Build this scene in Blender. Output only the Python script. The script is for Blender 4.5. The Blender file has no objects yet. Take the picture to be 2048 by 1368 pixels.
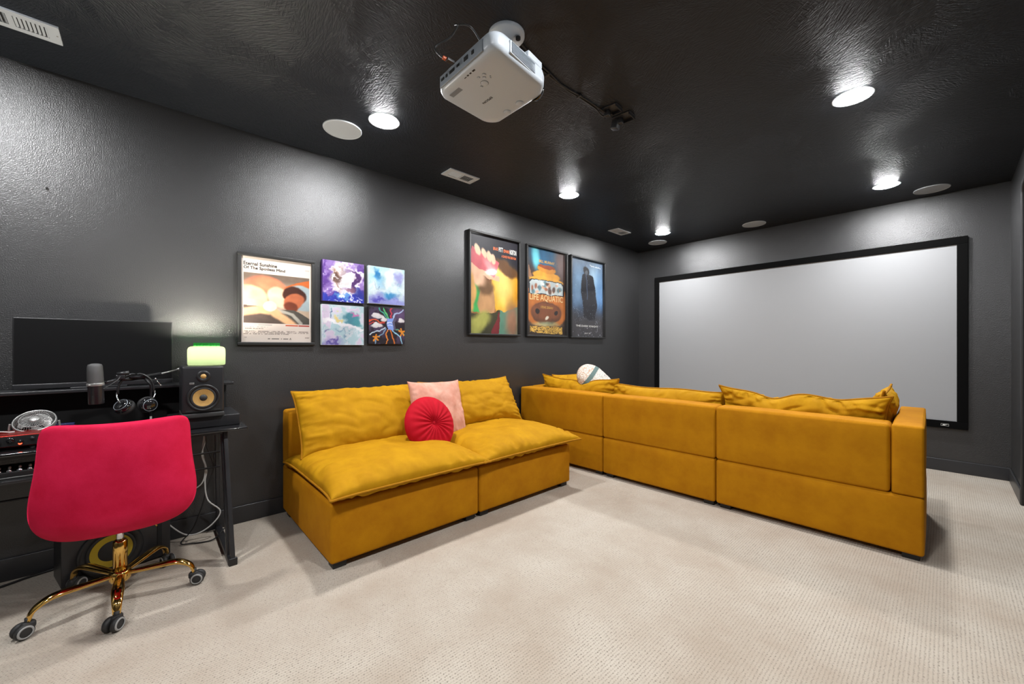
import bpy, bmesh, math, random
import numpy as np
from mathutils import Vector, Matrix, Euler, noise

S = bpy.context.scene
COL = S.collection
PI = math.pi
random.seed(7)

# ------------------------------------------------------------------ camera
cam_d = bpy.data.cameras.new('camera')
cam_d.sensor_width = 36.0
cam_d.lens = 795.318 / 2048 * 36.0
cam_d.shift_y = 9.97 / 2048
cam_d.clip_start = 0.02
cam = bpy.data.objects.new('camera', cam_d)
cam.location = (3.3274, 0.0, 1.2248)
cam.rotation_euler = (PI / 2, 0, 0.8294)
COL.objects.link(cam)
S.camera = cam

# ------------------------------------------------------------------ world, exposure
wd = bpy.data.worlds.new('world')
wd.use_nodes = True
wd.node_tree.nodes['Background'].inputs[0].default_value = (0.02, 0.02, 0.022, 1)
wd.node_tree.nodes['Background'].inputs[1].default_value = 0.1
S.world = wd
S.view_settings.view_transform = 'Standard'
S.view_settings.look = 'None'
S.view_settings.gamma = 1.0
S.view_settings.use_curve_mapping = False
S.view_settings.exposure = 0.0
S.cycles.sample_clamp_indirect = 6.0
S.cycles.max_bounces = 10
S.cycles.diffuse_bounces = 6
LIGHT_STRENGTH = 590.0        # radiance of the frosted LED discs in the ceiling
BULB_STRENGTH = 3800.0         # bulb inside the green table lamp

# room: left wall x=0, screen wall y=5.807, right wall x=3.727, back wall y=-1.5
RW, RD, RB, RH = 3.727, 5.807, -1.5, 2.74

# ------------------------------------------------------------------ material helpers
def lin(c):
    return tuple(((x / 12.92) if x <= 0.04045 else ((x + 0.055) / 1.055) ** 2.4) for x in c)

def srgb(r, g, b):
    return lin((r / 255, g / 255, b / 255))

class N:
    """tiny node-tree helper"""
    def __init__(self, name):
        self.m = bpy.data.materials.new(name)
        self.m.use_nodes = True
        self.t = self.m.node_tree
        self.b = self.t.nodes['Principled BSDF']
        self.out = self.t.nodes['Material Output']
    def n(self, typ, **kw):
        nd = self.t.nodes.new(typ)
        for k, v in kw.items():
            if k.startswith('i_'):
                key = k[2:].replace('_', ' ')
                nd.inputs[key].default_value = v
            else:
                setattr(nd, k, v)
        return nd
    def l(self, a, b):
        self.t.links.new(a, b)
    def coord(self, kind='Object'):
        return self.n('ShaderNodeTexCoord').outputs[kind]
    def bump(self, h, strength, dist=0.002, chain=None):
        bp = self.n('ShaderNodeBump')
        bp.inputs['Strength'].default_value = strength
        bp.inputs['Distance'].default_value = dist
        self.l(h, bp.inputs['Height'])
        if chain: self.l(chain, bp.inputs['Normal'])
        return bp.outputs[0]

def plain(name, col, rough=0.5, metal=0.0, spec=0.5, sheen=0.0, coat=0.0, nscale=0, nstr=0.0, var=0.0, vscale=4.0, sheen_rough=0.4):
    k = N(name); b = k.b
    b.inputs['Base Color'].default_value = (*col, 1)
    b.inputs['Roughness'].default_value = rough
    b.inputs['Metallic'].default_value = metal
    b.inputs['Specular IOR Level'].default_value = spec
    b.inputs['Sheen Weight'].default_value = sheen
    b.inputs['Sheen Roughness'].default_value = sheen_rough
    b.inputs['Coat Weight'].default_value = coat
    b.inputs['Coat Roughness'].default_value = 0.05
    co = k.coord()
    if var > 0:
        nz = k.n('ShaderNodeTexNoise'); nz.inputs['Scale'].default_value = vscale; nz.inputs['Detail'].default_value = 4
        k.l(co, nz.inputs['Vector'])
        mx = k.n('ShaderNodeMix', data_type='RGBA')
        mx.inputs[6].default_value = (*[c * (1 - var) for c in col], 1)
        mx.inputs[7].default_value = (*[min(1, c * (1 + var)) for c in col], 1)
        k.l(nz.outputs['Fac'], mx.inputs[0]); k.l(mx.outputs[2], b.inputs['Base Color'])
    if nstr > 0:
        nz = k.n('ShaderNodeTexNoise'); nz.inputs['Scale'].default_value = nscale; nz.inputs['Detail'].default_value = 3
        k.l(co, nz.inputs['Vector'])
        k.l(k.bump(nz.outputs['Fac'], nstr), b.inputs['Normal'])
    return k.m

def emis(name, col, strength):
    k = N(name)
    k.b.inputs['Base Color'].default_value = (*col, 1)
    k.b.inputs['Emission Color'].default_value = (*col, 1)
    k.b.inputs['Emission Strength'].default_value = strength
    return k.m

def wall_mat(name, col, rough, bscale, bstr):
    k = N(name); b = k.b
    co = k.coord()
    big = k.n('ShaderNodeTexNoise'); big.inputs['Scale'].default_value = 1.7; big.inputs['Detail'].default_value = 5
    k.l(co, big.inputs['Vector'])
    mx = k.n('ShaderNodeMix', data_type='RGBA')
    mx.inputs[6].default_value = (*[c * 0.88 for c in col], 1); mx.inputs[7].default_value = (*[c * 1.12 for c in col], 1)
    k.l(big.outputs['Fac'], mx.inputs[0]); k.l(mx.outputs[2], b.inputs['Base Color'])
    b.inputs['Roughness'].default_value = rough
    b.inputs['Specular IOR Level'].default_value = 0.8
    n1 = k.n('ShaderNodeTexNoise'); n1.inputs['Scale'].default_value = bscale; n1.inputs['Detail'].default_value = 2.5; n1.inputs['Roughness'].default_value = 0.55
    k.l(co, n1.inputs['Vector'])
    rp = k.n('ShaderNodeMapRange'); rp.inputs[1].default_value = 0.35; rp.inputs[2].default_value = 0.7
    k.l(n1.outputs['Fac'], rp.inputs[0])
    k.l(k.bump(rp.outputs[0], bstr, 0.0025), b.inputs['Normal'])
    return k.m

def ceiling_mat():
    k = N('ceiling_stomped_black_paint'); b = k.b
    b.inputs['Base Color'].default_value = (*srgb(27, 31, 37), 1)
    b.inputs['Roughness'].default_value = 0.46
    b.inputs['Specular IOR Level'].default_value = 0.3
    co = k.coord()
    heights = []
    for i, (vs, off) in enumerate(((2.6, 0.0), (3.7, 5.3))):
        mp = k.n('ShaderNodeMapping'); mp.inputs['Location'].default_value = (off, off * 1.7, 0)
        k.l(co, mp.inputs['Vector'])
        dn = k.n('ShaderNodeTexNoise'); dn.inputs['Scale'].default_value = 5.0; dn.inputs['Detail'].default_value = 2
        k.l(mp.outputs[0], dn.inputs['Vector'])
        ad = k.n('ShaderNodeVectorMath', operation='MULTIPLY_ADD')
        ad.inputs[1].default_value = (0.25, 0.25, 0)
        k.l(dn.outputs['Color'], ad.inputs[0]); k.l(mp.outputs[0], ad.inputs[2])
        vo = k.n('ShaderNodeTexVoronoi'); vo.inputs['Scale'].default_value = vs
        k.l(ad.outputs[0], vo.inputs['Vector'])
        sx = k.n('ShaderNodeSeparateColor'); k.l(vo.outputs['Color'], sx.inputs[0])
        an = k.n('ShaderNodeMath', operation='MULTIPLY'); an.inputs[1].default_value = 6.28
        k.l(sx.outputs[0], an.inputs[0])
        rt = k.n('ShaderNodeVectorRotate', rotation_type='Z_AXIS')
        k.l(mp.outputs[0], rt.inputs['Vector']); k.l(an.outputs[0], rt.inputs['Angle'])
        sc = k.n('ShaderNodeMapping'); sc.inputs['Scale'].default_value = (22, 120, 1)
        k.l(rt.outputs[0], sc.inputs['Vector'])
        nz = k.n('ShaderNodeTexNoise'); nz.inputs['Scale'].default_value = 1.0; nz.inputs['Detail'].default_value = 3
        k.l(sc.outputs[0], nz.inputs['Vector'])
        heights.append(nz.outputs['Fac'])
    mxm = k.n('ShaderNodeMath', operation='MAXIMUM')
    k.l(heights[0], mxm.inputs[0]); k.l(heights[1], mxm.inputs[1])
    k.l(k.bump(mxm.outputs[0], 0.6, 0.008), b.inputs['Normal'])
    return k.m

def carpet_mat():
    k = N('cut_loop_carpet'); b = k.b
    b.inputs['Roughness'].default_value = 0.95
    b.inputs['Specular IOR Level'].default_value = 0.1
    b.inputs['Sheen Weight'].default_value = 0.2
    co = k.coord()
    # slight wobble so the loop rows are not ruler straight
    wob = k.n('ShaderNodeTexNoise'); wob.inputs['Scale'].default_value = 75; wob.inputs['Detail'].default_value = 2
    k.l(co, wob.inputs['Vector'])
    ad = k.n('ShaderNodeVectorMath', operation='MULTIPLY_ADD'); ad.inputs[1].default_value = (0.0095, 0.016, 0)
    k.l(wob.outputs['Color'], ad.inputs[0]); k.l(co, ad.inputs[2])
    def mth(op, a, b=None, c=None):
        nd = k.n('ShaderNodeMath', operation=op)
        for q, val in enumerate((a, b, c)):
            if val is None: continue
            if isinstance(val, (int, float)): nd.inputs[q].default_value = val
            else: k.l(val, nd.inputs[q])
        return nd.outputs[0]
    sp = k.n('ShaderNodeSeparateXYZ'); k.l(ad.outputs[0], sp.inputs[0])
    a_ = mth('DIVIDE', sp.outputs[0], 0.0125)
    row = mth('FLOOR', mth('ADD', a_, 0.5))
    fa = mth('SUBTRACT', a_, row)
    b_ = mth('ADD', mth('DIVIDE', sp.outputs[1], 0.0105), mth('MULTIPLY', row, 0.5))
    fb = mth('SUBTRACT', b_, mth('FLOOR', mth('ADD', b_, 0.5)))
    def gauss(v, w): return mth('EXPONENT', mth('MULTIPLY', mth('POWER', mth('DIVIDE', v, w), 2.0), -1.0))
    fa2 = mth('ABSOLUTE', fa); fb2 = mth('ABSOLUTE', fb)
    dot = mth('MULTIPLY', gauss(fa2, 0.20), gauss(fb2, 0.24))
    groove = mth('MULTIPLY', gauss(fa2, 0.14), 0.32)
    gap = mth('MAXIMUM', dot, groove)
    # only some of the gaps are open and dark
    sel = k.n('ShaderNodeTexNoise'); sel.inputs['Scale'].default_value = 85; sel.inputs['Detail'].default_value = 1
    k.l(co, sel.inputs['Vector'])
    sr = k.n('ShaderNodeMapRange'); sr.inputs[1].default_value = 0.45; sr.inputs[2].default_value = 0.62; sr.inputs[3].default_value = 0.22; sr.inputs[4].default_value = 1
    k.l(sel.outputs['Fac'], sr.inputs[0])
    zone = k.n('ShaderNodeTexNoise'); zone.inputs['Scale'].default_value = 2.0; zone.inputs['Detail'].default_value = 5; zone.inputs['Roughness'].default_value = 0.6
    k.l(co, zone.inputs['Vector'])
    zr = k.n('ShaderNodeMapRange'); zr.inputs[1].default_value = 0.3; zr.inputs[2].default_value = 0.7; zr.inputs[3].default_value = 0.35; zr.inputs[4].default_value = 1.0
    k.l(zone.outputs['Fac'], zr.inputs[0])
    m1 = k.n('ShaderNodeMath', operation='MULTIPLY'); k.l(gap, m1.inputs[0]); k.l(sr.outputs[0], m1.inputs[1])
    m2 = k.n('ShaderNodeMath', operation='MULTIPLY'); k.l(m1.outputs[0], m2.inputs[0]); k.l(zr.outputs[0], m2.inputs[1])
    base = k.n('ShaderNodeMix', data_type='RGBA')
    base.inputs[6].default_value = (*srgb(163, 150, 135), 1); base.inputs[7].default_value = (*srgb(181, 172, 159), 1)
    zb = k.n('ShaderNodeMapRange'); zb.inputs[1].default_value = 0.34; zb.inputs[2].default_value = 0.66
    k.l(zone.outputs['Fac'], zb.inputs[0]); k.l(zb.outputs[0], base.inputs[0])
    fin = k.n('ShaderNodeMix', data_type='RGBA')
    fin.inputs[7].default_value = (*srgb(62, 50, 40), 1)
    k.l(m2.outputs[0], fin.inputs[0]); k.l(base.outputs[2], fin.inputs[6])
    k.l(fin.outputs[2], b.inputs['Base Color'])
    inv = k.n('ShaderNodeMath', operation='SUBTRACT'); inv.inputs[0].default_value = 1.0
    k.l(gap, inv.inputs[1])
    fib = k.n('ShaderNodeTexNoise'); fib.inputs['Scale'].default_value = 400; fib.inputs['Detail'].default_value = 2
    k.l(co, fib.inputs['Vector'])
    n1 = k.bump(inv.outputs[0], 0.5, 0.004)
    k.l(k.bump(fib.outputs['Fac'], 0.3, 0.002, n1), b.inputs['Normal'])
    return k.m

def velvet(name, dark, light, sheen=0.5, vscale=5.0):
    k = N(name); b = k.b
    co = k.coord()
    nz = k.n('ShaderNodeTexNoise'); nz.inputs['Scale'].default_value = vscale; nz.inputs['Detail'].default_value = 6; nz.inputs['Roughness'].default_value = 0.65
    k.l(co, nz.inputs['Vector'])
    rp = k.n('ShaderNodeMapRange'); rp.inputs[1].default_value = 0.3; rp.inputs[2].default_value = 0.7
    k.l(nz.outputs['Fac'], rp.inputs[0])
    mx = k.n('ShaderNodeMix', data_type='RGBA')
    mx.inputs[6].default_value = (*dark, 1); mx.inputs[7].default_value = (*light, 1)
    k.l(rp.outputs[0], mx.inputs[0]); k.l(mx.outputs[2], b.inputs['Base Color'])
    b.inputs['Roughness'].default_value = 0.8
    b.inputs['Specular IOR Level'].default_value = 0.15
    b.inputs['Sheen Weight'].default_value = sheen
    b.inputs['Sheen Roughness'].default_value = 0.35
    b.inputs['Sheen Tint'].default_value = (*light, 1)
    f = k.n('ShaderNodeTexNoise'); f.inputs['Scale'].default_value = 260; f.inputs['Detail'].default_value = 2
    k.l(co, f.inputs['Vector'])
    k.l(k.bump(f.outputs['Fac'], 0.25, 0.0015), b.inputs['Normal'])
    return k.m

def glass_pane():
    k = N('poster_acrylic')
    tr = k.n('ShaderNodeBsdfTransparent'); gl = k.n('ShaderNodeBsdfGlossy'); gl.inputs['Roughness'].default_value = 0.06
    ge = k.n('ShaderNodeNewGeometry')
    dt = k.n('ShaderNodeVectorMath', operation='DOT_PRODUCT'); k.l(ge.outputs['Normal'], dt.inputs[0]); k.l(ge.outputs['Incoming'], dt.inputs[1])
    ab = k.n('ShaderNodeMath', operation='ABSOLUTE'); k.l(dt.outputs['Value'], ab.inputs[0])
    iv = k.n('ShaderNodeMath', operation='SUBTRACT'); iv.inputs[0].default_value = 1.0; k.l(ab.outputs[0], iv.inputs[1])
    pw = k.n('ShaderNodeMath', operation='POWER'); pw.inputs[1].default_value = 5.0; k.l(iv.outputs[0], pw.inputs[0])
    fr = k.n('ShaderNodeMath', operation='MULTIPLY_ADD'); fr.inputs[1].default_value = 0.9; fr.inputs[2].default_value = 0.035; k.l(pw.outputs[0], fr.inputs[0])
    mx = k.n('ShaderNodeMixShader')
    k.l(fr.outputs[0], mx.inputs[0]); k.l(tr.outputs[0], mx.inputs[1]); k.l(gl.outputs[0], mx.inputs[2])
    k.l(mx.outputs[0], k.out.inputs['Surface'])
    return k.m

def shade_mat():
    k = N('green_opal_glass')
    tl = k.n('ShaderNodeBsdfTranslucent'); tl.inputs['Color'].default_value = (0.0044, 0.0056, 0.0031, 1)
    gl = k.n('ShaderNodeBsdfPrincipled'); gl.inputs['Base Color'].default_value = (0.25, 0.5, 0.2, 1); gl.inputs['Roughness'].default_value = 0.15
    mx = k.n('ShaderNodeMixShader'); mx.inputs[0].default_value = 0.12
    k.l(tl.outputs[0], mx.inputs[1]); k.l(gl.outputs[0], mx.inputs[2])
    k.l(mx.outputs[0], k.out.inputs['Surface'])
    return k.m

def collar_mat():
    k = N('green_glass_collar')
    tl = k.n('ShaderNodeBsdfTranslucent'); tl.inputs['Color'].default_value = (0.004, 0.026, 0.005, 1)
    gl = k.n('ShaderNodeBsdfPrincipled'); gl.inputs['Base Color'].default_value = (0.06, 0.42, 0.10, 1); gl.inputs['Roughness'].default_value = 0.12
    mx = k.n('ShaderNodeMixShader'); mx.inputs[0].default_value = 0.3
    k.l(tl.outputs[0], mx.inputs[1]); k.l(gl.outputs[0], mx.inputs[2])
    k.l(mx.outputs[0], k.out.inputs['Surface'])
    return k.m

def print_mat(name, rough=0.5):
    k = N(name)
    at = k.n('ShaderNodeAttribute'); at.attribute_name = 'ink'
    vm = k.n('ShaderNodeVectorMath', operation='SCALE'); vm.inputs['Scale'].default_value = 0.72
    k.l(at.outputs['Color'], vm.inputs[0]); k.l(vm.outputs[0], k.b.inputs['Base Color'])
    k.b.inputs['Roughness'].default_value = rough
    k.b.inputs['Specular IOR Level'].default_value = 0.3
    return k.m

def gingham():
    k = N('patterned_cotton')
    co = k.coord()
    vo = k.n('ShaderNodeTexVoronoi', feature='DISTANCE_TO_EDGE'); vo.inputs['Scale'].default_value = 42
    k.l(co, vo.inputs['Vector'])
    cr = k.n('ShaderNodeMapRange'); cr.inputs[1].default_value = 0.02; cr.inputs[2].default_value = 0.12
    k.l(vo.outputs[0], cr.inputs[0])
    mx = k.n('ShaderNodeMix', data_type='RGBA')
    mx.inputs[6].default_value = (*srgb(171, 131, 102), 1); mx.inputs[7].default_value = (*srgb(207, 201, 192), 1)
    k.l(cr.outputs[0], mx.inputs[0])
    # grey-green band, peach scales on one side of it and grey print on the other
    sp = k.n('ShaderNodeSeparateXYZ'); k.l(co, sp.inputs[0])
    of = k.n('ShaderNodeMath', operation='ADD'); of.inputs[1].default_value = 0.085; k.l(sp.outputs[1], of.inputs[0])
    gt = k.n('ShaderNodeMath', operation='GREATER_THAN'); gt.inputs[1].default_value = 0.0; k.l(of.outputs[0], gt.inputs[0])
    lc = k.n('ShaderNodeMix', data_type='RGBA'); lc.inputs[6].default_value = (*srgb(172, 131, 103), 1); lc.inputs[7].default_value = (*srgb(150, 146, 140), 1)
    k.l(gt.outputs[0], lc.inputs[0]); k.l(lc.outputs[2], mx.inputs[6])
    ab = k.n('ShaderNodeMath', operation='ABSOLUTE'); k.l(of.outputs[0], ab.inputs[0])
    lt = k.n('ShaderNodeMath', operation='LESS_THAN'); lt.inputs[1].default_value = 0.022; k.l(ab.outputs[0], lt.inputs[0])
    m2 = k.n('ShaderNodeMix', data_type='RGBA'); m2.inputs[7].default_value = (*srgb(88, 108, 106), 1)
    k.l(lt.outputs[0], m2.inputs[0]); k.l(mx.outputs[2], m2.inputs[6]); k.l(m2.outputs[2], k.b.inputs['Base Color'])
    k.b.inputs['Roughness'].default_value = 0.9
    return k.m

M = {}
M['wall'] = wall_mat('charcoal_eggshell_wall_paint', srgb(41, 41, 42), 0.31, 185, 0.34)
M['trim'] = plain('charcoal_trim_paint', srgb(46, 46, 48), 0.35, nscale=60, nstr=0.05)
M['ceiling'] = ceiling_mat()
M['carpet'] = carpet_mat()
M['mustard'] = velvet('mustard_velvet', srgb(160, 102, 2), srgb(180, 122, 6), 0.35)
M['mustard_cushion'] = velvet('mustard_velvet_cushion', srgb(159, 111, 3), srgb(179, 131, 8), 0.3, 7)
M['mustard_piping'] = velvet('mustard_piping', srgb(139, 90, 6), srgb(162, 111, 12), 0.3, 20)
M['pink'] = velvet('crimson_velvet', srgb(182, 12, 50), srgb(206, 30, 72), 0.5, 6)
M['round_red'] = velvet('red_velvet', srgb(162, 6, 25), srgb(180, 14, 35), 0.4, 8)
M['blush'] = velvet('blush_faux_fur', srgb(194, 131, 111), srgb(210, 161, 143), 0.6, 12)
M['black_plastic'] = plain('black_plastic', (0.012, 0.012, 0.013), 0.4, nscale=300, nstr=0.05)
M['satin_black'] = plain('satin_black_metal', (0.018, 0.018, 0.02), 0.33, metal=0.0, nscale=200, nstr=0.04)
M['gloss_black'] = plain('gloss_black_glass', (0.008, 0.008, 0.009), 0.07, coat=0.6)
M['black_velvet'] = plain('black_flocked_frame', (0.004, 0.004, 0.004), 0.95, spec=0.05, sheen=0.05)
M['foot'] = plain('black_sofa_foot', (0.01, 0.01, 0.01), 0.5)
M['screen'] = plain('matte_screen_fabric', srgb(150, 151, 153), 0.65, spec=0.3, nscale=900, nstr=0.03)
M['white_plastic'] = plain('white_plastic', srgb(177, 184, 191), 0.32, nscale=30, nstr=0.01)
M['white_paint'] = plain('white_painted_metal', srgb(182, 189, 196), 0.4)
M['grille'] = plain('white_speaker_grille', srgb(168, 175, 182), 0.6, nscale=900, nstr=0.4)
M['port_grey'] = plain('pale_grey_plastic', srgb(124, 131, 138), 0.5)
M['dark_void'] = plain('dark_gap', (0.006, 0.006, 0.006), 0.8)
M['ink_grey'] = plain('grey_ink', srgb(120, 120, 120), 0.5)
M['ink_black'] = plain('black_ink', srgb(24, 22, 22), 0.6)
M['ink_white'] = plain('white_ink', srgb(206, 206, 201), 0.6)
M['ink_orange'] = plain('orange_ink', srgb(210, 104, 51), 0.6)
M['ink_yellow'] = plain('yellow_ink', srgb(198, 155, 72), 0.6)
M['ink_cream'] = plain('cream_ink', srgb(207, 175, 122), 0.6)
M['gold'] = plain('polished_gold', (0.80, 0.50, 0.14), 0.1, metal=1.0, nscale=8, nstr=0.02)
M['chrome'] = plain('chrome', (0.7, 0.7, 0.72), 0.12, metal=1.0)
M['silver'] = plain('silver_plastic', srgb(160, 160, 158), 0.3, metal=0.5)
M['rubber'] = plain('caster_rubber', (0.02, 0.02, 0.02), 0.6)
M['caster_grey'] = plain('caster_grey_ring', srgb(150, 150, 148), 0.5)
M['cone_tan'] = plain('woven_tan_cone', srgb(187, 148, 83), 0.45, nscale=500, nstr=0.3, var=0.12, vscale=160)
M['cone_yellow'] = plain('yellow_cone', srgb(175, 150, 28), 0.5, nscale=300, nstr=0.15)
M['mesh_grey'] = plain('grey_wire_mesh', srgb(92, 92, 92), 0.45, metal=0.6, nscale=900, nstr=0.8)
M['frame_black'] = plain('black_poster_frame', (0.010, 0.010, 0.010), 0.5)
M['pane'] = glass_pane()
M['print'] = print_mat('poster_print')
M['paint'] = print_mat('canvas_paint', 0.55)
M['shade'] = shade_mat()
M['green_glass'] = collar_mat()
M['bulb'] = emis('lamp_bulb', (1.0, 0.93, 0.80), BULB_STRENGTH)
M['led'] = emis('led_disc', (0.985, 0.992, 1.0), LIGHT_STRENGTH)
M['red_metal'] = plain('red_anodised_metal', srgb(150, 34, 26), 0.3, metal=0.7)
M['red_led'] = emis('red_indicator', (1.0, 0.08, 0.03), 3.0)
M['white_cord'] = plain('white_cord', srgb(187, 187, 184), 0.5)
M['black_cord'] = plain('black_cord', (0.012, 0.012, 0.012), 0.5)
M['orange_plug'] = plain('orange_plug', srgb(190, 90, 50), 0.4)
M['blue_card'] = plain('navy_card', srgb(22, 34, 78), 0.4)
M['pattern'] = gingham()
M['monitor'] = plain('monitor_panel', (0.004, 0.004, 0.0045), 0.45, spec=0.2)

# ------------------------------------------------------------------ geometry helpers
class MB:
    """mesh builder: collects shapes that make ONE mesh object"""
    def __init__(self):
        self.v = []; self.f = []; self.sm = []
    def add(self, vs, fs, smooth=False):
        o = len(self.v)
        self.v += [tuple(x) for x in vs]
        self.f += [tuple(i + o for i in q) for q in fs]
        self.sm += [smooth] * len(fs)
        return self
    def xf(self, m, start=0):
        for i in range(start, len(self.v)):
            self.v[i] = tuple(m @ Vector(self.v[i]))
        return self
    def box(self, c, s, rot=None):
        x, y, z = (a / 2 for a in s)
        vs = [Vector(p) for p in ((-x,-y,-z),(x,-y,-z),(x,y,-z),(-x,y,-z),(-x,-y,z),(x,-y,z),(x,y,z),(-x,y,z))]
        if rot is not None: vs = [rot @ p for p in vs]
        vs = [p + Vector(c) for p in vs]
        return self.add(vs, [(0,3,2,1),(4,5,6,7),(0,1,5,4),(1,2,6,5),(2,3,7,6),(3,0,4,7)])
    def rbox(self, c, s, r=0.01, n=2, puff=0.0, seg=3, rot=None, warp=None):
        """rounded box, optional puffed faces"""
        h = [a / 2 for a in s]
        r = min(r, *[a * 0.999 for a in h])
        def axis(hh):
            a = [-hh + r * (1 - math.cos(t * PI / 2 / seg)) * 0 - 0 + r * (t / seg) for t in range(seg + 1)]
            if puff or n > 1:
                inner = [(-hh + r) + (2 * (hh - r)) * i / n for i in range(1, n)]
            else: inner = []
            return a + inner + [-x for x in reversed(a)]
        ax = [axis(hh) for hh in h]
        key = {}; vs = []; fs = []
        def vert(p):
            kk = (round(p[0], 6), round(p[1], 6), round(p[2], 6))
            if kk in key: return key[kk]
            q = [max(-(h[i] - r), min(h[i] - r, p[i])) for i in range(3)]
            d = Vector([p[i] - q[i] for i in range(3)])
            w = Vector(q) + (d.normalized() * r if d.length > 1e-9 else Vector())
            if puff:
                for i in range(3):
                    if abs(abs(p[i]) - h[i]) < 1e-7:
                        j, l = (i + 1) % 3, (i + 2) % 3
                        g = max(0, 1 - (p[j] / h[j]) ** 4) * max(0, 1 - (p[l] / h[l]) ** 4)
                        w[i] += math.copysign(puff * g, p[i])
            if warp: w = warp(w)
            if rot is not None: w = rot @ w
            w = w + Vector(c)
            key[kk] = len(vs); vs.append(w); return key[kk]
        for i in range(3):
            j, l = (i + 1) % 3, (i + 2) % 3
            for sgn in (-1, 1):
                for a in range(len(ax[j]) - 1):
                    for b in range(len(ax[l]) - 1):
                        q = []
                        for (aa, bb) in ((a, b), (a + 1, b), (a + 1, b + 1), (a, b + 1)):
                            p = [0, 0, 0]; p[i] = sgn * h[i]; p[j] = ax[j][aa]; p[l] = ax[l][bb]
                            q.append(vert(p))
                        if sgn < 0: q.reverse()
                        if len(set(q)) == 4: fs.append(q)
        return self.add(vs, fs, True)
    def tube(self, pts, rad, seg=10, closed=False, flat=1.0, up=None, cap=True):
        pts = [Vector(p) for p in pts]; n = len(pts)
        rr = rad if isinstance(rad, (list, tuple)) else [rad] * n
        ff = flat if isinstance(flat, (list, tuple)) else [flat] * n
        vs = []; fs = []; prev = None
        for i, p in enumerate(pts):
            a = pts[(i - 1) % n] if (closed or i > 0) else p
            b = pts[(i + 1) % n] if (closed or i < n - 1) else p
            t = (b - a).normalized()
            if up is not None:
                u = Vector(up); u = (u - t * u.dot(t)).normalized()
            elif prev is None:
                u = Vector((0, 0, 1)) if abs(t.z) < 0.9 else Vector((1, 0, 0))
                u = (u - t * u.dot(t)).normalized()
            else:
                u = prev - t * prev.dot(t)
                u = u.normalized() if u.length > 1e-6 else Vector((1, 0, 0))
            prev = u; w = t.cross(u)
            for k in range(seg):
                an = 2 * PI * k / seg
                vs.append(p + u * (math.cos(an) * rr[i] * ff[i]) + w * (math.sin(an) * rr[i]))
        m = n if closed else n - 1
        for i in range(m):
            for k in range(seg):
                a = i * seg + k; b = i * seg + (k + 1) % seg
                c = ((i + 1) % n) * seg + (k + 1) % seg; d = ((i + 1) % n) * seg + k
                fs.append((a, b, c, d))
        if not closed and cap:
            fs.append(tuple(reversed(range(seg)))); fs.append(tuple(range((n - 1) * seg, n * seg)))
        return self.add(vs, fs, True)
    def lathe(self, prof, seg=32, mat=None):
        """profile of (radius, z); revolve about z then transform with mat"""
        vs = []; fs = []
        for (r, z) in prof:
            for k in range(seg):
                a = 2 * PI * k / seg
                vs.append(Vector((r * math.cos(a), r * math.sin(a), z)))
        for i in range(len(prof) - 1):
            for k in range(seg):
                fs.append((i*seg + k, i*seg + (k+1) % seg, (i+1)*seg + (k+1) % seg, (i+1)*seg + k))
        if mat is not None: vs = [mat @ p for p in vs]
        return self.add(vs, fs, True)
    def mesh(self, name):
        me = bpy.data.meshes.new(name)
        me.from_pydata(self.v, [], self.f)
        me.polygons.foreach_set('use_smooth', self.sm)
        bm = bmesh.new(); bm.from_mesh(me)
        bmesh.ops.recalc_face_normals(bm, faces=bm.faces)
        bm.to_mesh(me); bm.free()
        me.update()
        return me
    def build(self, name, mat, parent=None, loc=None, rot=None):
        return mkobj(name, self.mesh(name), mat, parent, loc, rot)

def mkobj(name, me, mat, parent=None, loc=None, rot=None):
    o = bpy.data.objects.new(name, me)
    if mat is not None and (len(me.materials) == 0):
        me.materials.append(M[mat] if isinstance(mat, str) else mat)
    COL.objects.link(o)
    if parent is not None: o.parent = parent
    if loc is not None: o.location = loc
    if rot is not None: o.rotation_euler = rot
    return o

def tag(o, label=None, cat=None, group=None, kind=None):
    if label: o['label'] = label
    if cat: o['category'] = cat
    if group: o['group'] = group
    if kind: o['kind'] = kind
    return o

def thing(name, label, cat, loc=(0, 0, 0), rot=(0, 0, 0), group=None):
    e = bpy.data.objects.new(name, None)
    e.empty_display_size = 0.05
    COL.objects.link(e)
    e.location = loc; e.rotation_euler = rot
    return tag(e, label, cat, group)

def share(src, parent, loc=None, rot=None):
    c = src.copy(); COL.objects.link(c); c.parent = parent
    if loc is not None: c.location = loc
    if rot is not None: c.rotation_euler = rot
    return c

def copy_tree(o, parent=None):
    c = o.copy(); COL.objects.link(c); c.parent = parent
    for ch in list(o.children): copy_tree(ch, c)
    return c

def Tr(x, y, z): return Matrix.Translation((x, y, z))
def Ro(a, ax): return Matrix.Rotation(a, 4, ax)

def axis_mat(p, d):
    """matrix taking +z to direction d, origin to p"""
    q = Vector((0, 0, 1)).rotation_difference(Vector(d).normalized())
    return Matrix.Translation(p) @ q.to_matrix().to_4x4()

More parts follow.
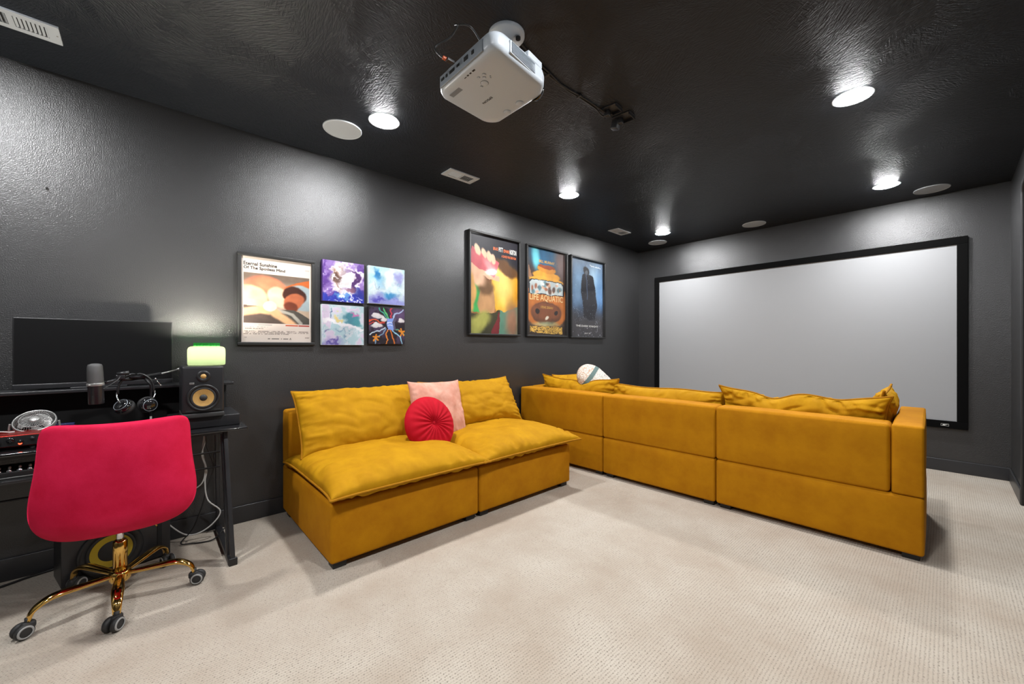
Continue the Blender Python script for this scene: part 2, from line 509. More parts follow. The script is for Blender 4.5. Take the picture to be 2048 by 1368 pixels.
def text_mesh(s, height=None, width=None, shear=0.0, align='LEFT', bold=0.0, weight=0.0):
    cu = bpy.data.curves.new('t', 'FONT'); cu.body = s; cu.shear = shear
    cu.offset = bold; cu.resolution_u = 2; cu.extrude = 0.0
    o = bpy.data.objects.new('t', cu); COL.objects.link(o)
    dg = bpy.context.evaluated_depsgraph_get()
    me = bpy.data.meshes.new_from_object(o.evaluated_get(dg))
    bpy.data.objects.remove(o); bpy.data.curves.remove(cu)
    a = np.empty(len(me.vertices) * 3); me.vertices.foreach_get('co', a); a = a.reshape(-1, 3)
    lo = a.min(0); hi = a.max(0); a -= lo
    sy = height / (hi[1] - lo[1]) if height else None
    sx = width / (hi[0] - lo[0]) if width else None
    if sx is None: sx = sy
    if sy is None: sy = sx
    a[:, 0] *= sx; a[:, 1] *= sy
    if align == 'CENTER': a[:, 0] -= a[:, 0].max() / 2
    a[:, 2] = 0
    me.vertices.foreach_set('co', a.ravel()); me.update()
    me.materials.clear()
    if weight:
        # heavier face: the same outlines laid a hair apart, in one mesh
        n = len(a); f = [tuple(p.vertices) for p in me.polygons]; vs = []; fs = []
        for q, (dx, dy) in enumerate(((0, 0), (weight, 0), (0, weight), (weight, weight))):
            vs += [(x + dx, y + dy, q * 0.00002) for x, y, z in a]; fs += [tuple(i + q * n for i in p) for p in f]
        me = bpy.data.meshes.new('lettering'); me.from_pydata(vs, [], fs)
    return me

def add_text(s, parent, loc, mat, name='lettering', rot=None, **kw):
    me = text_mesh(s, **kw)
    me.name = name
    return mkobj(name, me, mat, parent, loc, rot)

# ------------------------------------------------------------------ room shell
def struct(name, mb, mat, parent=None, label=None):
    o = mb.build(name, mat, parent)
    o['kind'] = 'structure'
    if label: o['label'] = label
    return o

T = 0.12
struct('floor', MB().box((RW/2, (RD+RB)/2, -0.05), (RW + 2*T, RD - RB + 2*T, 0.1)), 'carpet', label='beige patterned loop carpet covering the whole floor')
struct('ceiling', MB().box((RW/2, (RD+RB)/2, RH + 0.05), (RW + 2*T, RD - RB + 2*T, 0.1)), 'ceiling', label='black ceiling with a stomped brush texture')
struct('wall_left', MB().box((-T/2, (RD+RB)/2, RH/2), (T, RD - RB + 2*T, RH)), 'wall', label='charcoal wall hung with posters and canvases')
struct('wall_front', MB().box((RW/2, RD + T/2, RH/2), (RW, T, RH)), 'wall', label='charcoal wall behind the projection screen')
struct('wall_back', MB().box((RW/2, RB - T/2, RH/2), (RW, T, RH)), 'wall', label='charcoal wall behind the camera')
# right wall with a door opening, y 4.02..4.975, height 2.49
D0, D1, DH = 4.02, 4.985, 2.49
wr = MB()
wr.box((RW + T/2, (RB + D0)/2, RH/2), (T, D0 - RB, RH))
wr.box((RW + T/2, (D1 + RD)/2, RH/2), (T, RD - D1, RH))
wr.box((RW + T/2, (D0 + D1)/2, (RH + DH)/2), (T, D1 - D0, RH - DH))
struct('wall_right', wr, 'wall', label='charcoal wall with a rounded door opening at the right edge')
# rounded (bullnose) edge around the opening
R0 = 0.03
path = [(RW, D1, 0.0)]
path += [(RW, D1, z) for z in (0.6, 1.2, 1.8, DH - 0.08)]
path += [(RW, D1 - 0.08 * (1 - math.cos(a)), DH - 0.08 + 0.08 * math.sin(a)) for a in (0.4, 0.8, 1.2, 1.57)]
path += [(RW, D0 + 0.08 - 0.08 * math.sin(a), DH - 0.08 * (1 - math.cos(a))) for a in (0.0, 0.4, 0.8, 1.2, 1.57)]
path += [(RW, D0, z) for z in (1.8, 1.2, 0.6, 0.0)]
struct('trim_1', MB().tube(path, 0.012, 8), 'trim', label='rounded edge of the door opening')
dr = struct('door_1', MB().rbox((RW + 0.075, (D0 + D1)/2, DH/2), (0.04, D1 - D0 - 0.01, DH - 0.01), 0.004, 1), 'trim', label='dark door set back in its opening')
for z in (0.47, 1.25, 2.2):
    MB().tube([(RW + 0.05, D1 - 0.03, z - 0.04), (RW + 0.05, D1 - 0.03, z + 0.04)], 0.008, 8).build('hinge', 'chrome', dr)
MB().lathe([(0.0, 0.06), (0.026, 0.055), (0.03, 0.04), (0.012, 0.02), (0.012, 0.0)], 16, axis_mat((RW + 0.055, D0 + 0.07, 1.0), (-1, 0, 0))).build('door_knob', 'chrome', dr)

BBH, BBT = 0.118, 0.014
def bboard(name, c, s):
    struct(name, MB().rbox(c, s, 0.005, 1), 'trim')
bboard('baseboard_left', (BBT/2, (RD+RB)/2, BBH/2), (BBT, RD - RB, BBH))
bboard('baseboard_front', (RW/2, RD - BBT/2, BBH/2), (RW, BBT, BBH))
bboard('baseboard_back', (RW/2, RB + BBT/2, BBH/2), (RW, BBT, BBH))
b = MB(); b.rbox((RW - BBT/2, (D1 + RD)/2, BBH/2), (BBT, RD - D1 - 0.02, BBH), 0.005, 1)
b.rbox((RW - BBT/2, (RB + D0)/2, BBH/2), (BBT, D0 - RB - 0.02, BBH), 0.005, 1)
struct('baseboard_right', b, 'trim')

# ------------------------------------------------------------------ ceiling lights
def make_light():
    t = thing('recessed_light', '', 'light')
    MB().lathe([(0.083, -0.001), (0.100, -0.0015), (0.102, -0.002), (0.098, -0.0025), (0.085, -0.003), (0.083, -0.001)], 40).build('trim_ring', 'white_paint', t)
    MB().lathe([(0.083, -0.003), (0.0825, -0.0048), (0.080, -0.0058), (0.062, -0.0068), (0.035, -0.0074), (0.0, -0.0077)], 40).build('lens', 'led', t)
    return t
L0 = make_light()
lspots = [
    (0.78, 1.17, 'round lit ceiling light beside the nearest round ceiling speaker'),
    (0.785, 3.10, 'lit ceiling light above the row of three tall posters'),
    (0.78, 5.05, 'small far lit ceiling light in the corner by the projection screen'),
    (2.945, 3.15, 'largest looking lit ceiling light, at the upper right of the picture'),
    (2.948, 5.11, 'lit ceiling light above the right half of the projection screen'),
    (2.945, 1.18, 'lit ceiling light above the camera, out of the picture'),
    (0.78, -0.78, 'lit ceiling light above the desk, left of the picture'),
    (2.945, -0.78, 'lit ceiling light behind the camera'),
]
for i, (x, y, lab) in enumerate(lspots):
    o = L0 if i == 0 else copy_tree(L0)
    o.location = (x, y, RH); o['label'] = lab; o['group'] = 'recessed ceiling lights'

# ------------------------------------------------------------------ ceiling speakers
def make_cspk():
    t = thing('ceiling_speaker', '', 'speaker')
    MB().lathe([(0.118, -0.004), (0.119, -0.007), (0.124, -0.007), (0.126, -0.003), (0.126, 0.0)], 48).build('rim', 'white_paint', t)
    MB().lathe([(0.118, -0.004), (0.09, -0.0055), (0.05, -0.0065), (0.0, -0.007)], 48).build('grille', 'grille', t)
    return t
C0 = make_cspk()
for i, (x, y, lab) in enumerate([
    (0.488, 1.0, 'large white round ceiling speaker nearest the camera, left of the projector'),
    (0.50, 5.45, 'white round ceiling speaker in the far left corner beside the small light'),
    (1.728, 5.507, 'white round ceiling speaker above the middle of the projection screen'),
    (3.232, 5.543, 'white round ceiling speaker at the right end of the screen wall')]):
    o = C0 if i == 0 else copy_tree(C0)
    o.location = (x, y, RH); o['label'] = lab; o['group'] = 'round in-ceiling speakers'

# ------------------------------------------------------------------ ceiling vents
def make_vent():
    t = thing('ceiling_vent', '', 'vent')
    f = MB()
    w, l, z = 0.15, 0.31, -0.005
    for (cx, cy, sx, sy) in ((-w/2 + 0.016, 0, 0.032, l), (w/2 - 0.016, 0, 0.032, l), (0, -l/2 + 0.02, w - 0.06, 0.04), (0, l/2 - 0.02, w - 0.06, 0.04), (0, 0, w - 0.06, 0.02)):
        f.box((cx, cy, z), (sx, sy, 0.008))
    f.build('frame', 'white_paint', t)
    MB().box((0, 0, -0.0015), (w - 0.04, l - 0.04, 0.001)).build('backing', 'dark_void', t)
    for (px, py) in ((0, l/2 - 0.01), (0, -l/2 + 0.01)):
        MB().lathe([(0.004, -0.0092), (0.003, -0.0105), (0, -0.011)], 10, Tr(px, py, 0)).build('screw', 'silver', t)
    s0 = None
    for half, tilt in ((-1, -0.75), (1, 0.75)):
        for k in range(8):
            y = half * (0.0165 + 0.0137 * k)
            if s0 is None:
                s0 = MB().box((0, 0, 0), (0.094, 0.010, 0.0016)).build('slat', 'white_paint', t, (0, y, -0.0055), (tilt, 0, 0))
            else: share(s0, t, (0, y, -0.0055), (tilt, 0, 0))
    return t
V0 = make_vent()
for i, (x, y, lab) in enumerate([
    (0.415, -0.468, 'white slotted ceiling vent at the upper left edge of the picture'),
    (0.425, 2.042, 'white slotted ceiling vent between the first two left ceiling lights'),
    (0.435, 4.56, 'small far white slotted ceiling vent near the screen wall corner')]):
    o = V0 if i == 0 else copy_tree(V0)
    o.location = (x, y, RH); o['label'] = lab; o['group'] = 'white ceiling vents'

# ------------------------------------------------------------------ projector on its mount
mt = thing('projector_mount', 'white round ceiling mount holding the projector', 'mount', (1.885, 1.285, RH))
MB().lathe([(0.088, 0.0), (0.088, -0.010), (0.082, -0.016), (0.03, -0.018), (0.03, -0.05), (0.0, -0.05)], 36).build('ceiling_plate', 'white_paint', mt)
MB().tube([(0, 0, -0.05), (0, 0, -0.26)], 0.026, 18).build('column', 'white_paint', mt)
arm0 = MB().rbox((0.05, 0, 0), (0.15, 0.022, 0.006), 0.002, 1).build('arm', 'white_paint', mt, (0.02, 0, -0.262), (0, 0, 0.7))
for a in (2.3, 3.9, 5.4): share(arm0, mt, (0.02, 0, -0.262), (0, 0, a))
MB().lathe([(0.012, -0.024), (0.012, -0.034), (0, -0.034)], 12, Tr(0.05, 0.03, 0)).build('screw', 'dark_void', mt)

pj = thing('projector', 'white projector hanging upside down from the ceiling', 'projector', (1.968, 1.12, 2.352))
# body: stack of rounded outlines; local x right, y toward the screen, z up
def pj_outline(hx, hy, r, bow, n=9):
    pts = []
    for cx, cy, a0 in ((hx - r, hy - r, 0), (-hx + r, hy - r, PI/2), (-hx + r, -hy + r, PI), (hx - r, -hy + r, 1.5*PI)):
        for k in range(n):
            a = a0 + PI/2 * k / (n - 1)
            pts.append([cx + r * math.cos(a), cy + r * math.sin(a)])
    res = []
    for x, y in pts:
        # curved front, squarer back that is a little narrower on the left
        if y > 0: y += bow * (1 - (x / hx) ** 2)
        if y < 0 and x < 0: x += 0.04 * (y / hy) ** 2
        if y < 0 and x > 0: x += 0.022 * (y / hy) ** 2
        if y > 0 and x > 0: x -= 0.035 * (y / hy) ** 2
        res.append((x, y))
    return res
layers = [(0.175, 0.125, 0.07, 0.030, -0.006), (0.198, 0.158, 0.05, 0.032, -0.001), (0.207, 0.168, 0.05, 0.034, 0.006), (0.211, 0.172, 0.05, 0.034, 0.018),
          (0.212, 0.173, 0.05, 0.034, 0.045), (0.208, 0.170, 0.05, 0.034, 0.062), (0.196, 0.156, 0.06, 0.030, 0.082), (0.175, 0.135, 0.06, 0.024, 0.096)]
vs = []; fs = []; n = None
for hx, hy, r, bow, z in layers:
    o_ = pj_outline(hx, hy, r, bow); n = len(o_)
    vs += [(x, y, z) for x, y in o_]
for i in range(len(layers) - 1):
    for k in range(n): fs.append((i*n + k, i*n + (k+1) % n, (i+1)*n + (k+1) % n, (i+1)*n + k))
fs.append(tuple(reversed(range(n)))); fs.append(tuple(range((len(layers)-1)*n, len(layers)*n)))
MB().add(vs, fs, True).build('body', 'white_plastic', pj)
# connector panel on the back (-y) side
pp = MB().rbox((0.01, -0.1725, 0.032), (0.30, 0.008, 0.05), 0.003, 1).build('port_panel', 'port_grey', pj)
for x, w_, h_ in ((-0.115, 0.022, 0.010), (-0.085, 0.012, 0.012), (-0.045, 0.034, 0.012), (0.0, 0.018, 0.009), (0.055, 0.026, 0.016), (0.10, 0.014, 0.014)):
    MB().box((x, -0.1775, 0.034), (w_, 0.003, h_)).build('port', 'dark_void', pp)
# filter grille on the +x side
gp = MB().rbox((0, 0, 0), (0.008, 0.17, 0.05), 0.003, 1).build('air_grille', 'white_plastic', pj, (0.2065, -0.005, 0.036), (0, 0, 0.165))
g0 = None
for k in range(8):
    z = -0.019 + 0.0054 * k
    if g0 is None: g0 = MB().box((0, 0, 0), (0.004, 0.155, 0.0026)).build('louvre', 'port_grey', gp, (0.0046, 0, z))
    else: share(g0, gp, (0.0046, 0, z))
MB().rbox((0, 0, 0), (0.03, 0.10, 0.03), 0.006, 1).build('filter_cover', 'white_plastic', pj, (0.184, 0.075, 0.076), (0, 0, 0.165))
# adjustable feet on the face turned down
f0 = MB().lathe([(0.0195, 0.0), (0.0195, -0.005), (0.017, -0.008), (0.0, -0.008)], 24).build('foot', 'white_plastic', pj, (0.035, 0.14, -0.002))
share(f0, pj, (-0.055, 0.145, -0.002))
# buttons
for (x, y, r) in ((0.035, -0.065, 0.016), (0.062, -0.088, 0.007), (0.075, -0.10, 0.008), (0.045, -0.105, 0.006), (0.008, -0.06, 0.006), (0.085, -0.075, 0.003), (0.078, -0.068, 0.003)):
    bt = MB().lathe([(r, 0.0), (r, -0.0015), (r * 0.85, -0.0025), (0, -0.0025)], 20, Tr(x, y, -0.006)).build('button', 'white_plastic', pj)
    MB().lathe([(r * 1.12, -0.0003), (r, -0.0006)], 24, Tr(x, y, -0.006)).build('ring', 'ink_grey', bt)
e = add_text('EPSON', pj, (-0.017, 0.012, -0.0068), 'ink_black', 'brand_lettering', rot=(0, PI, 0), width=0.064, height=0.013, bold=0.01)
# small icons and rating plate printed along the back edge (down-facing)
for (x, y, w_, h_) in ((0.062, -0.142, 0.016, 0.010), (0.040, -0.142, 0.010, 0.008), (0.022, -0.142, 0.010, 0.008), (0.004, -0.142, 0.014, 0.003)):
    MB().box((x, y, -0.0035), (w_, h_, 0.0006)).build('printed_icon', 'ink_black', pj)
rp_ = MB().box((-0.10, -0.118, -0.0062), (0.072, 0.022, 0.0006)).build('rating_label', 'port_grey', pj)
for k in range(4):
    MB().box((-0.10, -0.126 + 0.005 * k, -0.0068), (0.064, 0.0014, 0.0004)).build('printed_line', 'ink_grey', rp_)
# lens on the front (+y)
MB().lathe([(0.045, 0.0), (0.045, 0.012), (0.04, 0.016), (0.034, 0.008), (0.0, 0.012)], 28, axis_mat((0.10, 0.178, 0.04), (0, 1, 0))).build('lens', 'gloss_black', pj)

def bez(pts, n=8):
    """Catmull-Rom through the points"""
    P = [Vector(p) for p in pts]; out = []
    for i in range(len(P) - 1):
        p0 = P[max(i-1, 0)]; p1 = P[i]; p2 = P[i+1]; p3 = P[min(i+2, len(P)-1)]
        for k in range(n):
            t = k / n
            out.append(0.5 * ((2*p1) + (p2 - p0)*t + (2*p0 - 5*p1 + 4*p2 - p3)*t*t + (3*p1 - p0 - 3*p2 + p3)*t**3))
    out.append(P[-1]); return out

vc = thing('video_cable', 'black video cable with orange plug looping behind the projector', 'cable', (1.968, 0.94, 2.39))
MB().tube(bez([(-0.012, -0.028, 0.004), (-0.024, -0.065, 0.014), (-0.050, -0.075, 0.06), (-0.01, -0.03, 0.10), (0.03, -0.02, 0.13), (0.0, -0.01, 0.155), (0.05, 0.03, 0.14), (0.02, 0.12, 0.12)]), 0.0035, 8).build('cord', 'black_cord', vc)
MB().rbox((-0.012, -0.028, 0.004), (0.02, 0.035, 0.012), 0.002, 1).build('plug', 'black_plastic', vc)
MB().rbox((-0.018, -0.05, 0.008), (0.013, 0.02, 0.01), 0.002, 1).build('plug_grip', 'orange_plug', vc)
pc = thing('ceiling_cable', 'black cable running along the ceiling from projector to outlets', 'cable', (1.86, 1.36, RH))
MB().tube(bez([(0.04, -0.04, -0.012), (0.0, 0.10, -0.008), (-0.02, 0.24, -0.006), (-0.028, 0.40, -0.007), (-0.018, 0.56, -0.006), (-0.012, 0.70, -0.008), (0.0, 0.79, -0.02), (0.02, 0.84, -0.022)]), 0.0055, 8).build('cord', 'black_cord', pc)
MB().tube(bez([(0.05, -0.02, -0.012), (0.01, 0.14, -0.008), (-0.01, 0.28, -0.006), (-0.036, 0.44, -0.007), (-0.03, 0.58, -0.006), (-0.026, 0.72, -0.012), (-0.03, 0.80, -0.024), (0.0, 0.86, -0.02)]), 0.0045, 8).build('cord', 'black_cord', pc)
for y in (0.27, 0.55): MB().rbox((-0.022, y, -0.008), (0.034, 0.012, 0.016), 0.003, 1).build('cable_clip', 'black_plastic', pc)

def ceiling_outlet(label, loc, flap):
    t = thing('ceiling_outlet', label, 'outlet', loc, (0, 0, 0.1), 'black ceiling outlets')
    MB().rbox((0, 0, -0.004), (0.125, 0.085, 0.008), 0.002, 1).build('cover_plate', 'satin_black', t)
    fr = MB()
    fr.box((0.058, 0, -0.016), (0.006, 0.085, 0.018)); fr.box((0, 0.039, -0.016), (0.122, 0.006, 0.018))
    fr.build('raised_lip', 'satin_black', t)
    MB().rbox((-0.02, -0.005, -0.026), (0.034, 0.03, 0.036), 0.004, 1).build('plug', 'black_plastic', t)
    if flap:
        MB().rbox((-0.055, 0.0, -0.035), (0.05, 0.045, 0.062), 0.008, 1, rot=Matrix.Rotation(0.3, 3, 'Y')).build('adapter', 'satin_black', t)
    return t
ceiling_outlet('black ceiling outlet nearer the projector, with the cable plugged in', (1.885, 2.17, RH), False)
ceiling_outlet('black ceiling outlet with a hanging adapter, farther from the projector', (1.895, 2.305, RH), True)

# ------------------------------------------------------------------ projection screen
sx0, sx1, sz0, sz1 = 0.286, 3.468, 0.429, 2.290
fw, st_ = 0.072, 0.042
sc = thing('projection_screen', 'wide pale grey projection screen in a black frame', 'projection screen', (0, RD, 0), (PI/2, 0, 0))
# local: x right, y up, z out of the wall
for nm, c, s in (('frame_bar', ((sx0+sx1)/2, sz1 - fw/2, st_/2), (sx1-sx0, fw, st_)), ('frame_bar', ((sx0+sx1)/2, sz0 + fw/2, st_/2), (sx1-sx0, fw, st_)),
                 ('frame_bar', (sx0 + fw/2, (sz0+sz1)/2, st_/2), (fw, sz1-sz0-2*fw, st_)), ('frame_bar', (sx1 - fw/2, (sz0+sz1)/2, st_/2), (fw, sz1-sz0-2*fw, st_))):
    MB().rbox(c, s, 0.004, 1).build(nm, 'black_velvet', sc)
MB().box(((sx0+sx1)/2, (sz0+sz1)/2, 0.022), (sx1-sx0-2*fw+0.01, sz1-sz0-2*fw+0.01, 0.006)).build('screen_fabric', 'screen', sc)
bd = MB()
bx, by, bw, bh, bz = 3.318, 0.462, 0.052, 0.02, st_ + 0.001
for c, s in (((bx, by+bh/2, bz), (bw, 0.0016, 0.001)), ((bx, by-bh/2, bz), (bw, 0.0016, 0.001)), ((bx-bw/2, by, bz), (0.0016, bh, 0.001)), ((bx+bw/2, by, bz), (0.0016, bh, 0.001))):
    bd.box(c, s)
badge = bd.build('badge', 'ink_white', sc)
MB().add([(bx-0.018, by-0.006, bz+.001), (bx+0.002, by-0.006, bz+.001), (bx+0.008, by+0.006, bz+.001), (bx-0.012, by+0.006, bz+.001)], [(0, 1, 2, 3)]).build('badge_mark', 'ink_white', badge)
MB().add([(bx+0.000, by-0.001, bz+.001), (bx+0.012, by+0.003, bz+.001), (bx+0.022, by+0.008, bz+.001), (bx+0.010, by+0.008, bz+.001)], [(0, 1, 2, 3)]).build('badge_mark', 'ink_white', badge)

# ------------------------------------------------------------------ painted / printed flat work (ink colour per point)
def vn(U, V, scale, seed):
    """value noise 0..1"""
    rs = np.random.RandomState(seed); g = rs.rand(66, 66)
    x = (U * scale) % 64; y = (V * scale) % 64
    xi = x.astype(int); yi = y.astype(int); fx = x - xi; fy = y - yi
    fx = fx*fx*(3-2*fx); fy = fy*fy*(3-2*fy)
    return (g[yi, xi]*(1-fx) + g[yi, xi+1]*fx)*(1-fy) + (g[yi+1, xi]*(1-fx) + g[yi+1, xi+1]*fx)*fy
def fbm(U, V, scale, seed, o=4):
    r = 0; a = 0.5
    for i in range(o): r = r + a * vn(U, V, scale * 2**i, seed + i); a *= 0.5
    return r / (1 - 0.5**o)
def sst(a, b, x):
    t = np.clip((x - a) / (b - a), 0, 1); return t*t*(3-2*t)
def ell(U, V, cx, cy, rx, ry, rot=0.0, soft=0.08):
    dx, dy = U - cx, V - cy; c, s = math.cos(rot), math.sin(rot)
    d = np.sqrt(((dx*c + dy*s)/rx)**2 + ((-dx*s + dy*c)/ry)**2)
    return 1 - sst(1 - soft, 1 + soft, d)
def poly(U, V, pts):
    ins = np.zeros(U.shape, bool); n = len(pts)
    for i in range(n):
        (x0, y0), (x1, y1) = pts[i], pts[(i+1) % n]
        c = ((y0 > V) != (y1 > V)) & (U < (x1 - x0) * (V - y0) / (y1 - y0 + 1e-12) + x0)
        ins ^= c
    return ins.astype(float)
def stroke(U, V, pts, w):
    d = np.full(U.shape, 9.0)
    for (x0, y0), (x1, y1) in zip(pts[:-1], pts[1:]):
        vx, vy = x1-x0, y1-y0; L = vx*vx + vy*vy + 1e-12
        t = np.clip(((U-x0)*vx + (V-y0)*vy) / L, 0, 1)
        d = np.minimum(d, np.hypot(U - x0 - t*vx, V - y0 - t*vy))
    return 1 - sst(w*0.6, w*1.4, d)
def over(I, mask, col, a=1.0):
    m = (mask * a)[..., None]
    return I * (1 - m) + np.array(col, float) / 255 * m

def ink_sheet(name, w, h, nx, ny, fn, mat, parent, z, c=(0, 0)):
    u = np.linspace(0, 1, nx + 1); v = np.linspace(0, 1, ny + 1)
    U, V = np.meshgrid(u, v)
    I = np.clip(fn(U, V), 0, 1)
    Lc = np.where(I <= 0.04045, I / 12.92, ((I + 0.055) / 1.055) ** 2.4)
    vs = np.stack([(U - 0.5) * w + c[0], (V - 0.5) * h + c[1], np.full(U.shape, z)], -1).reshape(-1, 3)
    idx = np.arange((nx+1)*(ny+1)).reshape(ny+1, nx+1)
    fs = np.stack([idx[:-1, :-1], idx[:-1, 1:], idx[1:, 1:], idx[1:, :-1]], -1).reshape(-1, 4)
    me = bpy.data.meshes.new(name); me.from_pydata(vs.tolist(), [], fs.tolist())
    at = me.color_attributes.new('ink', 'FLOAT_COLOR', 'POINT')
    at.data.foreach_set('color', np.concatenate([Lc.reshape(-1, 3), np.ones((len(vs), 1))], 1).astype(np.float32).ravel())
    return mkobj(name, me, mat, parent)

def warp(U, V, seed, amt):
    return U + amt * (fbm(U, V, 7, seed) - .5) * 2, V + amt * (fbm(U, V, 7, seed + 5) - .5) * 2
def base_img(U, c0): return np.ones(U.shape + (3,)) * np.array(c0, float) / 255

def framed(label, y0, y1, z0, z1, bar, depth, fn, nx, ny, mat='frame_black'):
    w, h = y1 - y0, z1 - z0
    t = thing('framed_poster', label, 'poster', (0, (y0+y1)/2, (z0+z1)/2), (PI/2, 0, PI/2))
    for c, s in (((0, h/2 - bar/2, depth/2), (w, bar, depth)), ((0, -h/2 + bar/2, depth/2), (w, bar, depth)),
                 ((-w/2 + bar/2, 0, depth/2), (bar, h - 2*bar, depth)), ((w/2 - bar/2, 0, depth/2), (bar, h - 2*bar, depth))):
        MB().rbox(c, s, min(0.005, bar*0.3), 1).build('frame_bar', mat, t)
    iw, ih = w - 2*bar, h - 2*bar
    MB().box((0, 0, 0.004), (iw + 0.01, ih + 0.01, 0.004)).build('backing_board', 'ink_black', t)
    sh = ink_sheet('print', iw, ih, nx, ny, fn, 'print', t, 0.0085)
    MB().add([(-iw/2, -ih/2, depth - 0.006), (iw/2, -ih/2, depth - 0.006), (iw/2, ih/2, depth - 0.006), (-iw/2, ih/2, depth - 0.006)], [(0, 1, 2, 3)]).build('pane', 'pane', t)
    return t, sh, iw, ih

# --- poster by the desk: cream sheet, warm photo block (generic colour shapes), title, swatches
def fn_cream(U, V):
    I = base_img(U, (240, 226, 216))
    x0, x1, y0, y1 = 0.03, 0.97, 0.225, 0.815
    m = ((U > x0) & (U < x1) & (V > y0) & (V < y1)).astype(float)
    u = (U - x0) / (x1 - x0); v = (V - y0) / (y1 - y0)
    u, v = warp(u, v, 241, .018)
    P = base_img(U, (196, 172, 150))
    n = fbm(u, v, 7, 3)
    P = over(P, sst(0.72, 0.95, v + 0.1*n), (120, 104, 92))
    P = over(P, poly(u, v, [(0.55, 0.75), (1.1, 1.0), (1.1, 0.72), (0.75, 0.62)]), (200, 104, 50))
    P = over(P, ell(u, v, 0.88, 0.55, 0.3, 0.26, -0.5), (168, 184, 190))
    P = over(P, ell(u, v, 0.32, 0.70, 0.30, 0.24, -0.3, 0.2), (222, 120, 92))
    P = over(P, ell(u, v, 0.40, 0.78, 0.22, 0.14, -0.4, 0.3), (236, 140, 104))
    P = over(P, ell(u, v, 0.10, 0.50, 0.24, 0.26, 0.4, 0.1), (244, 202, 160))
    P = over(P, ell(u, v, 0.52, 0.54, 0.17, 0.22, 0.5, 0.12), (246, 208, 176))
    P = over(P, ell(u, v, 0.76, 0.60, 0.20, 0.17, -0.8, 0.1), (70, 38, 28))
    P = over(P, ell(u, v, 0.75, 0.47, 0.15, 0.19, -0.6, 0.12), (196, 112, 76))
    P = over(P, ell(u, v, 0.70, 0.36, 0.12, 0.10, -0.6, 0.2), (120, 60, 40))
    P = over(P, poly(u, v, [(0.45, 0.28), (0.75, 0.30), (1.1, 0.05), (1.1, -0.1), (0.5, -0.1)]), (84, 80, 74))
    P = over(P, stroke(u, v, [(0.5, 0.27), (0.72, 0.2), (0.85, 0.02)], 0.03), (180, 176, 166))
    P = over(P, poly(u, v, [(-0.1, 0.36), (0.2, 0.34), (0.46, 0.2), (0.62, -0.1), (-0.1, -0.1)]), (92, 78, 72))
    P = over(P, stroke(u, v, [(-0.05, 0.20), (0.22, 0.27), (0.42, 0.25), (0.65, 0.05), (0.8, -0.1)], 0.07), (240, 186, 140))
    P = over(P, ell(u, v, 0.38, 0.35, 0.10, 0.11, 0.3, 0.1), (232, 214, 206))
    P = np.clip(P * (0.90 + 0.25 * n[..., None]), 0, 1)
    I = I * (1 - m[..., None]) + P * m[..., None]
    for a, b, c in ((0.22, 0.42, (196, 192, 188)), (0.61, 0.80, (222, 96, 60)), (0.80, 0.97, (186, 52, 40)), (0.03, 0.22, (230, 212, 200))):
        I = over(I, ((U > a) & (U < b) & (V > 0.198) & (V < 0.214)).astype(float), c)
    # paragraphs of tiny print
    for k, (yy, a, b) in enumerate(((0.178, 0.03, 0.36), (0.160, 0.03, 0.30), (0.128, 0.03, 0.96), (0.112, 0.03, 0.96), (0.096, 0.03, 0.66), (0.055, 0.03, 0.07), (0.055, 0.9, 0.97))):
        ink = (np.abs(V - yy) < 0.004) & (U > a) & (U < b) & (vn(U, V, 110, 20 + k) > 0.4)
        I = over(I, ink.astype(float), (150, 138, 130))
    for a, b in ((0.36, 0.39), (0.41, 0.52), (0.54, 0.56), (0.58, 0.65)):
        I = over(I, ((U > a) & (U < b) & (np.abs(V - 0.04) < 0.006)).astype(float), (110, 104, 100))
    I = over(I, ((U > 0.90) & (U < 0.97) & (np.abs(V - 0.905) < 0.008)).astype(float), (206, 196, 190))
    return I
t, sh, iw, ih = framed('cream poster with a warm photo and black title, hung left of four canvases', 0.455, 0.956, 1.236, 1.889, 0.024, 0.026, fn_cream, 150, 190)
add_text('Eternal Sunshine', t, (-iw/2 + 0.014, ih/2 - 0.062, 0.0095), 'ink_black', 'title_lettering', width=0.205, height=0.024, weight=0.0011)
add_text('Of The Spotless Mind', t, (-iw/2 + 0.014, ih/2 - 0.095, 0.0095), 'ink_black', 'title_lettering', width=0.258, height=0.026, weight=0.0011)
add_text('A', t, (0.075, -ih/2 + 0.018, 0.0095), 'ink_black', 'printed_mark', height=0.014)

